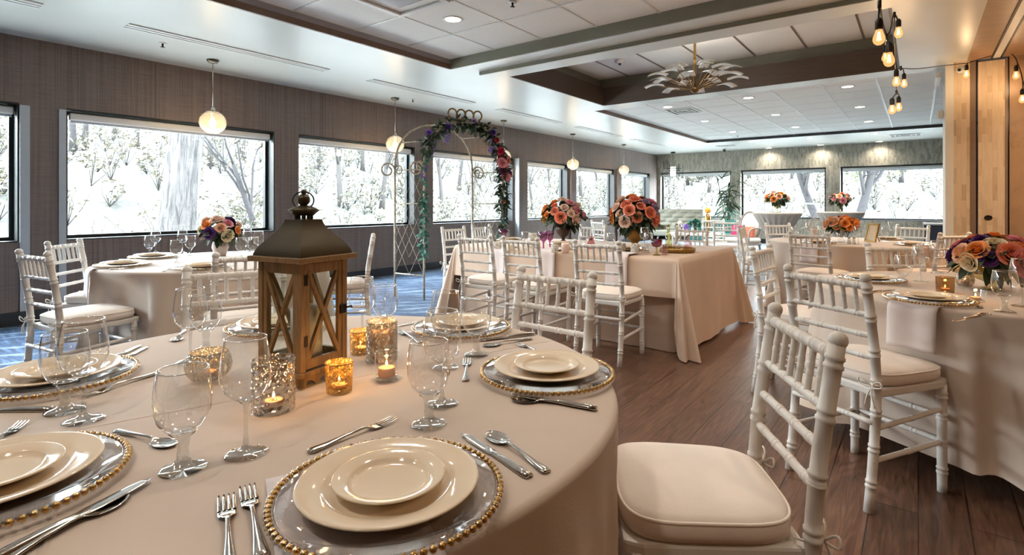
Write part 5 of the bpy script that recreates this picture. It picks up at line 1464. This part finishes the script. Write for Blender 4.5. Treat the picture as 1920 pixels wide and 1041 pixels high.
obj('backrest', MB().lathe([(0, -.03), (.2, -.025), (.225, 0), (.2, .025), (0, .03)], 36, M=Matrix.Translation((0, .26, .72)) @ Matrix.Rotation(PI / 2, 4, 'X') @ Matrix.Diagonal((1, 1.27, 1, 1))), M['chair_fabric'], t)
obj('seat', MB().bx(-.3, .3, -.3, .24, .36, .47), M['chair_fabric'], t, .05)
obj('seat_rail', MB().bx(-.3, .3, -.29, .24, .31, .36), M['chair_frame_grey'], t, .01)
for s in (-1, 1):
    obj('armrest', MB().tube(smooth([(s * .25, .25, .66), (s * .31, .1, .67), (s * .33, -.14, .66), (s * .32, -.2, .56), (s * .29, -.18, .4)], 4), .02, 8), M['chair_frame_grey'], t)
    obj('front_leg', MB().tube([(s * .27, -.26, .33), (s * .27, -.27, 0)], [.028, .015], 8), M['chair_frame_grey'], t)
    obj('rear_leg', MB().tube(smooth([(s * .22, .24, .5), (s * .23, .25, .3), (s * .25, .31, 0)], 3), [.024] * 7, 8), M['chair_frame_grey'], t)
pillow(x - .14, y + .0, .475, rad(-34), M['magenta'], 'magenta cushion on the oval-backed armchair', .27); pillow(x + .13, y - .02, .475, rad(-14), M['rust'], 'rust coloured cushion on the oval-backed armchair', .24)
x, y = ray(1301, 11.9)
t = thing('coffee_table', 'white coffee table crowded with flowers and pitchers in the lounge', 'table', (x, y, 0), rad(12))
obj('tabletop', MB().bx(-.55, .55, -.3, .3, .5, .545), M['white_trim'], t, .01)
for sx in (-1, 1):
    for s in (-1, 1): obj('leg', MB().bar((sx * .5, s * .25, 0), (sx * .5, s * .25, .5), .05, .05, (1, 0, 0)), M['white_trim'], t)
cx0, cy0 = x, y
def onct(px, dd=0): return ray(px, 11.9 + dd)
x, y = onct(1327, .1)
t = thing('gold_lantern', 'small gold candle stand on the lounge coffee table', 'lantern', (x, y, .546))
obj('stand', MB().lathe([(0, 0), (.07, 0), (.05, .05), (.06, .1), (.06, .35), (.03, .42), (0, .43)], 12), M['brass'], t); obj('leaf_top', MB().ball((0, 0, .5), .07, 8, 6), M['yellow'], t)
x, y = onct(1302, -.1)
t = thing('white_pitcher', 'white pitcher of greenery on the lounge coffee table', 'pitcher', (x, y, .546))
obj('pitcher_body', MB().lathe([(0, 0), (.05, 0), (.075, .06), (.06, .14), (.045, .19), (.055, .23), (.045, .22), (0, .15)], 18), M['white_trim'], t); g = MB(); rn = random.Random(3)
for k in range(50): leaf(g, (0, 0, .2), (rn.gauss(.4, 1), rn.gauss(0, 1), rn.uniform(-.3, 1)), .2, .04, rnd_=rn)
obj('greenery', g, M['teal_leaf'], t)
x, y = onct(1286, .15)
t = thing('flower_pot', 'small pot of violet flowers on the lounge coffee table', 'flowers', (x, y, .546)); obj('pot', pot(.09, .06), M['lilac'], t); g = MB()
for k in range(40): g.ball((rn.gauss(0, .06), rn.gauss(0, .05), .13 + rn.gauss(0, .03)), .018, 5, 4)
obj('blossoms', g, M['violet'], t)
x, y = onct(1275, -.1)
t = thing('white_lantern', 'little white house lantern on the lounge coffee table', 'lantern', (x, y, .546)); f = MB()
for a in (-.05, .05):
    for b in (-.05, .05): f.bar((a, b, 0), (a, b, .2), .014, .014, (1, 0, 0))
f.bx(-.06, .06, -.06, .06, 0, .015); obj('frame', f, M['white_trim'], t); obj('roof', MB().lathe([(.085, .2), (.03, .27), (0, .28)], 4), M['white_trim'], t)
# tall bamboo plant
x, y = ray(1366, 15.3)
t = thing('bamboo_plant', 'tall leafy potted bamboo between the corner and middle back windows', 'plant', (x, y, 0))
obj('planter', MB().lathe([(0, 0), (.16, 0), (.2, .34), (.18, .34), (.16, .3), (0, .3)], 24), M['white_trim'], t)
rn = random.Random(11); st = MB(); lv = MB(); lv2 = MB()
for k in range(6):
    a = rn.uniform(0, 6.3); tip = Vector((rn.uniform(-.36, .4), rn.uniform(-.2, .2), (1.35, 1.5, 1.7, 1.85, 2.0, 2.12)[k])); b = Vector((.08 * math.cos(a), .08 * math.sin(a), .3))
    st.tube(smooth([b, b.lerp(tip, .5) + Vector((0, 0, .1)), tip], 4), .011, 6)
    for j in range(20):
        f = rn.uniform(.3, 1.03); p = b.lerp(tip, f) + Vector((0, 0, .4 * f * (1 - f)))
        d = Vector((rn.gauss(0, 1), rn.gauss(0, .6), rn.uniform(-.4, .5)))
        leaf(lv if f > .55 else lv2, p, d, rn.uniform(.22, .38), .03, bend=.5, rnd_=rn)
obj('cane', st, M['stem'], t); obj('foliage', lv, M['petal_green'], t); obj('lower_foliage', lv2, M['teal_leaf'], t)
# dark cabinet beyond the partition
x, y = ray(1756, 9.6)
t = thing('cabinet', 'dark navy cabinet with pale top beside the white-edged column', 'cabinet', (x + .02, y, 0))
M['navy'] = plain('navy_lacquer', srgb(34, 42, 58), .4, var=.08)
obj('carcass', MB().bx(-.2, .3, -.22, .25, .0, .82), M['navy'], t, .006); obj('countertop', MB().bx(-.21, .31, -.24, .26, .82, .85), M['jamb'], t, .004)
obj('cabinet_door', MB().bx(-.18, .28, -.235, -.22, .06, .79), M['navy'], t, .004)
t = thing('wall_outlet', 'small cream wall outlet under the second window', 'outlet', (XL, 5.0, .42))
obj('plate_cover', MB().box(.004, 0, 0, .008, .075, .12), M['cream'], t, .003); obj('socket', MB().box(.008, 0, .025, .004, .03, .03).box(.008, 0, -.025, .004, .03, .03), M['white_trim'], t)
# ------------------------------------------------------------------ outside: lawn, wooded hillside, trees
def dull(r, g, b): return tuple(.76 * c for c in srgb(r, g, b)[:3]) + (1,)
def ground_mat():
    q = NM('dry_grass_hillside'); v = q.coord()
    n = q.node('ShaderNodeTexNoise', {'Vector': v, 'Scale': .55, 'Detail': 6, 'Roughness': .65})
    n2 = q.node('ShaderNodeTexNoise', {'Vector': v, 'Scale': 7.0, 'Detail': 4})
    f = q.math('MULTIPLY_ADD', n2.outputs['Fac'], .5, q.math('MULTIPLY', n.outputs['Fac'], .6))
    c = q.ramp(f, [(.38, dull(36, 35, 31)), (.5, dull(56, 55, 47)), (.6, dull(70, 68, 58)), (.72, dull(52, 58, 42))])
    return q.bsdf(c, .95, 0, q.bump(n2.outputs['Fac'], .8, .08))
M['hill'] = ground_mat()
M['bark'] = None
q = NM('furrowed_pale_bark'); v = q.coord((9, 9, .9))
n = q.node('ShaderNodeTexNoise', {'Vector': v, 'Scale': 1.6, 'Detail': 5, 'Roughness': .7, 'Distortion': .8})
M['bark'] = q.bsdf(q.ramp(n.outputs['Fac'], [(.38, dull(30, 28, 27)), (.5, dull(72, 69, 67)), (.7, dull(86, 82, 80))]), .9, 0, q.bump(n.outputs['Fac'], 1.0, .06))
M['dark_bark'] = plain('grey_bark', dull(26, 23, 24), .9, var=.25, scale=6)
M['pale_twig'] = plain('pale_twig', dull(52, 48, 45), .9, var=.2, scale=3)
M['olive_leaf'] = plain('spring_leaf', dull(82, 92, 56), .7, var=.25, scale=3)
M['brush_leaf'] = plain('dry_brush_leaf', dull(116, 112, 94), .8, var=.3, scale=2)
def hz(x, y):
    dx, dy = max(0, XL - 6.5 - x), max(0, y - YB - 6.5)
    d = max(dx, dy)
    e = max(9.6 * (1 - math.exp(-dx / 24)), 7.2 * (1 - math.exp(-dy / 28)))
    return -.25 + e + .35 * math.sin(x * .31 + 1) * math.sin(y * .27) * min(1, d / 6) + .12 * math.sin(x * 1.3) * math.sin(y * 1.1 + 2) * min(1, d / 3)
def strip(x0, x1, y0, y1, nx, ny):
    return MB().grid(lambda u, v: (x0 + (x1 - x0) * u, y0 + (y1 - y0) * v, hz(x0 + (x1 - x0) * u, y0 + (y1 - y0) * v)), nx, ny)
g = strip(-70, XL - TH - .02, -40, 80, 110, 180); g2 = strip(XL - TH - .02, 40, YB + TH + .02, 80, 80, 100)
b = len(g.v); g.v += g2.v; g.f += [tuple(i + b for i in f) for f in g2.f]; g.s += g2.s
struct('terrain', g, M['hill'])
M['bounce_pale'] = plain('pale_bounce_surface', srgb(222, 219, 212), .85, var=.05, scale=2)
pv = MB().bx(XL - 6.2, XL - TH, -8, YB + 6.2, -.3, -.12); pv.bx(XL - TH, 8, YB + TH, YB + 6.2, -.3, -.12)  # added pale slab, unseen from inside, bouncing sky light up to the ceiling
struct('bounce_reflector', pv, M['bounce_pale'])
def branch(m, p, d, L, r, depth, rnd, up=.12, spread=.75, lf=None, ln=.1):
    pts = [p]; rr = [r]; n = 4
    for k in range(n):
        d = (d + Vector((rnd.gauss(0, .16), rnd.gauss(0, .16), up * .5 + rnd.gauss(0, .1)))).normalized()
        p = p + d * (L / n); pts.append(p); rr.append(r * (1 - .45 * (k + 1) / n))
    m.tube(pts, rr, 6 if r > .05 else (4 if r > .02 else 3))
    if depth == 0:
        if lf is not None:
            for k in range(7):
                q = pts[rnd.randrange(1, 5)]
                leaf(lf, q + Vector((rnd.gauss(0, .15), rnd.gauss(0, .15), rnd.gauss(0, .15))), (rnd.gauss(0, 1), rnd.gauss(0, 1), rnd.gauss(0, 1)), ln * 2.4, ln, rnd_=rnd)
        return
    for k in range(rnd.choice((2, 3, 3)) if depth > 1 else 3):
        i = rnd.randrange(1, n + 1)
        nd = (d + Vector((rnd.gauss(0, spread), rnd.gauss(0, spread), rnd.gauss(.1, .4)))).normalized()
        branch(m, pts[i] if k else pts[-1], nd, L * rnd.uniform(.55, .8), max(.006, rr[i] * .62), depth - 1, rnd, up, spread, lf, ln)
def tree(x, y, h, r, label, seed, mat, leafm=None, depth=4, lean=(0, 0), group=None, first=.3, spread=.7, ln=.1):
    rnd = random.Random(seed)
    t = thing('tree', label, 'tree', (x, y, hz(x, y) - .15), 0, group)
    m = MB(); lf = MB() if leafm else None
    d = Vector((lean[0], lean[1], 1)).normalized(); p = Vector((0, 0, 0)); pts = [p]; rr = [r * 1.35]
    for k in range(6):
        p = p + d * (h * first * 1.6 / 6); d = (d + Vector((rnd.gauss(0, .03), rnd.gauss(0, .03), 0))).normalized(); pts.append(p); rr.append(r * (1 - .07 * k))
    m.tube(pts, rr, 14)
    for k in range(5):
        i = 3 + k % 4
        a = rnd.uniform(0, 6.3) if k < 4 else 0
        nd = Vector((math.cos(a) * .6, math.sin(a) * .6, 1)) if k < 4 else d
        branch(m, pts[i], nd.normalized(), h * .34, rr[i] * .55, depth - 1, rnd, .12, spread, lf, ln)
    obj('trunk', m, mat, t)
    if lf: obj('foliage', lf, leafm, t)
    return t
def rayat(px, d): return ray(px, d)
# the great pale trunk beyond the first window
def big_trunk():
    x, y = ray(318, 10.6)
    t = thing('tree', 'great pale furrowed tree trunk filling the middle of the first wide window', 'tree', (x, y, hz(x, y) - .2))
    rnd = random.Random(2); N = 48; m = MB()
    def fn(u, v):
        a = 2 * PI * u; z = v * 9
        r = .30 + .26 * math.exp(-z / .8) - .008 * z + .02 * math.sin(9 * a + 2 * math.sin(z * .8)) + .014 * math.sin(17 * a + z * 1.1 + 2 * math.sin(z * 1.7))
        return (r * math.cos(a) + .115 * z * cy_ , r * math.sin(a) + .115 * z * sy_, z)
    m.grid(fn, N, 60, True); obj('trunk', m, M['bark'], t)
    b = MB(); top = Vector((.115 * 8 * cy_, .115 * 8 * sy_, 8))
    for k in range(6): branch(b, top, Vector((math.cos(k), math.sin(k), .8)).normalized(), 3.2, .16, 3, rnd)
    obj('branch', b, M['dark_bark'], t)
big_trunk()
x, y = ray(492, 14); tree(x, y, 5.6, .085, 'dark crooked bare tree at the right of the first wide window', 5, M['dark_bark'], None, 5, (-.16, -.1), None, .3, .8)
x, y = ray(137, 18); tree(x, y, 8.5, .1, 'thin dark bare tree at the left of the first wide window', 6, M['dark_bark'], None, 4)
x, y = ray(160, 20); tree(x, y, 8.8, .1, 'second thin bare tree at the left of the first wide window', 7, M['dark_bark'], None, 4)
G1 = 'pale leafless trees on the wooded hillside'
rn = random.Random(77)
spots = [(20, 22), (215, 26), (225, 34), (255, 24), (370, 25), (395, 21), (430, 30), (455, 24), (600, 26), (640, 20), (680, 28), (715, 22), (745, 32), (830, 24), (860, 30), (890, 26), (930, 34), (1000, 28), (1030, 36), (1055, 30), (1090, 34), (1120, 40), (1150, 36), (1185, 42), (1205, 36),
         (1255, 32), (1290, 38), (1330, 34), (1405, 36), (1440, 42), (1485, 34), (1620, 38), (1665, 44), (1700, 36), (1740, 42)]
proto = []
for s in range(5):
    t = tree(-30 - s, 10, 7.5, .09, 'pale leafless tree on the bright hillside outside the windows', 100 + s, M['pale_twig'], M['brush_leaf'], 5, (rn.gauss(0, .06), rn.gauss(0, .06)), G1, .25, .8, .034)
    proto.append(t)
for k, (px, d) in enumerate(spots):
    x, y = ray(px, d)
    if k < 5: o = proto[k]; o.location = (x, y, hz(x, y) - .15); o.rotation_euler.z = rn.uniform(0, 6)
    else: o = dup(proto[k % 5], (x, y, hz(x, y) - .15), rn.uniform(0, 6))
    s = rn.uniform(.8, 1.25); o.scale = (s, s, s)
x, y = ray(1543, 22); tree(x, y, 6.5, .16, 'leaning grey tree with fresh leaves at the right of the middle back window', 15, M['dark_bark'], M['olive_leaf'], 5, (-.35, 0), None, .3, .7, .055)
x, y = ray(1596, 21); tree(x, y, 6.5, .17, 'leaning grey tree with fresh leaves beside the back window pillar', 16, M['dark_bark'], M['olive_leaf'], 5, (.3, .1), None, .32, .7, .055)
x, y = ray(1690, 30); tree(x, y, 7.5, .12, 'yellow-green leafy tree behind the last back window', 18, M['dark_bark'], M['olive_leaf'], 5, (0, 0), None, .2, .9, .08)
# brush on the slope
br = MB(); lf = MB(); rn = random.Random(5)
for k in range(1000):
    if k % 5 < 4: x = XL - 5 - rn.expovariate(1 / 12); y = rn.uniform(-6, 44)
    else: x = rn.uniform(-14, 8); y = YB + 7 + rn.expovariate(1 / 12)
    z = hz(x, y); h = rn.uniform(.5, 1.7)
    for j in range(6):
        d = Vector((rn.gauss(0, .5), rn.gauss(0, .5), 1)).normalized(); p = Vector((x, y, z)); q_ = p + d * h
        br.tube([p, p.lerp(q_, .5) + Vector((rn.gauss(0, .06), rn.gauss(0, .06), 0)), q_], [.012, .009, .005], 3)
        for i in range(9):
            c = p.lerp(q_, rn.uniform(.3, 1)); leaf(lf, c, (rn.gauss(0, 1), rn.gauss(0, 1), rn.gauss(.3, .6)), rn.uniform(.08, .17), rn.uniform(.025, .05), rnd_=rn)
tag(obj('brush_stems', br, M['pale_twig']), 'tangle of bare brush stems on the hillside', 'undergrowth', None, 'stuff')
tag(obj('brush_leaves', lf, M['brush_leaf']), 'pale scrubby leaves of the hillside brush', 'undergrowth', None, 'stuff')
t = thing('railing', 'thin metal terrace railing outside the back windows', 'railing', (0, 20.2, hz(-3, 20.2)))
m = MB()
for x in (-6.2, -4.4, -2.6, -.8, 1.0): m.tube([(x, 0, -.2), (x, 0, 1.45)], .02, 6)
obj('posts', m, M['jamb'], t); obj('top_rail', MB().tube([(-6.2, 0, 1.45), (-2.6, 0, 1.45)], .02, 6), M['jamb'], t)
for k, (px, d) in enumerate(((1665, 19.6), (1731, 19.8))):
    x, y = ray(px, d); t = thing('patio_table', 'pale blue-grey patio table outside the last back window, %s' % ('left one', 'right one')[k], 'table', (x, y, hz(x, y)), .05)
    obj('tabletop', MB().bx(-.42, .42, -.35, .35, .78, .82), M['jamb'], t, .01)
    for a in (-.36, .36):
        for b in (-.3, .3): obj('leg', MB().bar((a, b, 0), (a, b, .78), .04, .04, (1, 0, 0)), M['jamb'], t)

# ------------------------------------------------------------------ sky and sun
wd = bpy.data.worlds.new('sky'); sc.world = wd; wd.use_nodes = True; nt = wd.node_tree
bg = nt.nodes['Background']
tc = nt.nodes.new('ShaderNodeTexCoord'); sp = nt.nodes.new('ShaderNodeSeparateXYZ'); nt.links.new(tc.outputs['Generated'], sp.inputs[0])
rp = nt.nodes.new('ShaderNodeValToRGB'); nt.links.new(sp.outputs[2], rp.inputs[0])
e = rp.color_ramp.elements; e[0].position = .0; e[0].color = (.93, .97, 1, 1); e[1].position = .7; e[1].color = (.74, .86, 1.0, 1)
nt.links.new(rp.outputs[0], bg.inputs[0]); bg.inputs[1].default_value = 32
for side, wins, zs, zh in (('L', WIN_L, ZS, ZH), ('B', WIN_B, ZSB, ZHB)):
    for a, b in wins:
        L = bpy.data.lights.new('window_portal', 'AREA'); L.shape = 'RECTANGLE'; L.size = b - a; L.size_y = zh - zs; L.cycles.is_portal = True
        o = bpy.data.objects.new('window_portal', L); C.objects.link(o)
        if side == 'L': o.location = (XL - TH - .03, (a + b) / 2, (zs + zh) / 2); o.rotation_euler = (PI / 2, 0, -PI / 2)
        else: o.location = ((a + b) / 2, YB + TH + .03, (zs + zh) / 2); o.rotation_euler = (PI / 2, 0, PI)
        d = Vector((0, 0, -1)); d.rotate(o.rotation_euler)

sc.view_settings.view_transform = 'Standard'; sc.view_settings.look = 'None'
sc.view_settings.exposure = 0.5; sc.view_settings.gamma = 1; sc.view_settings.use_curve_mapping = False
cy = sc.cycles
cy.use_denoising = True
try: cy.denoiser = 'OPENIMAGEDENOISE'
except Exception: pass
cy.max_bounces = 8; cy.diffuse_bounces = 4; cy.glossy_bounces = 4; cy.transmission_bounces = 8; cy.transparent_max_bounces = 24
cy.sample_clamp_indirect = 6; cy.caustics_refractive = False; cy.caustics_reflective = False; cy.blur_glossy = .5
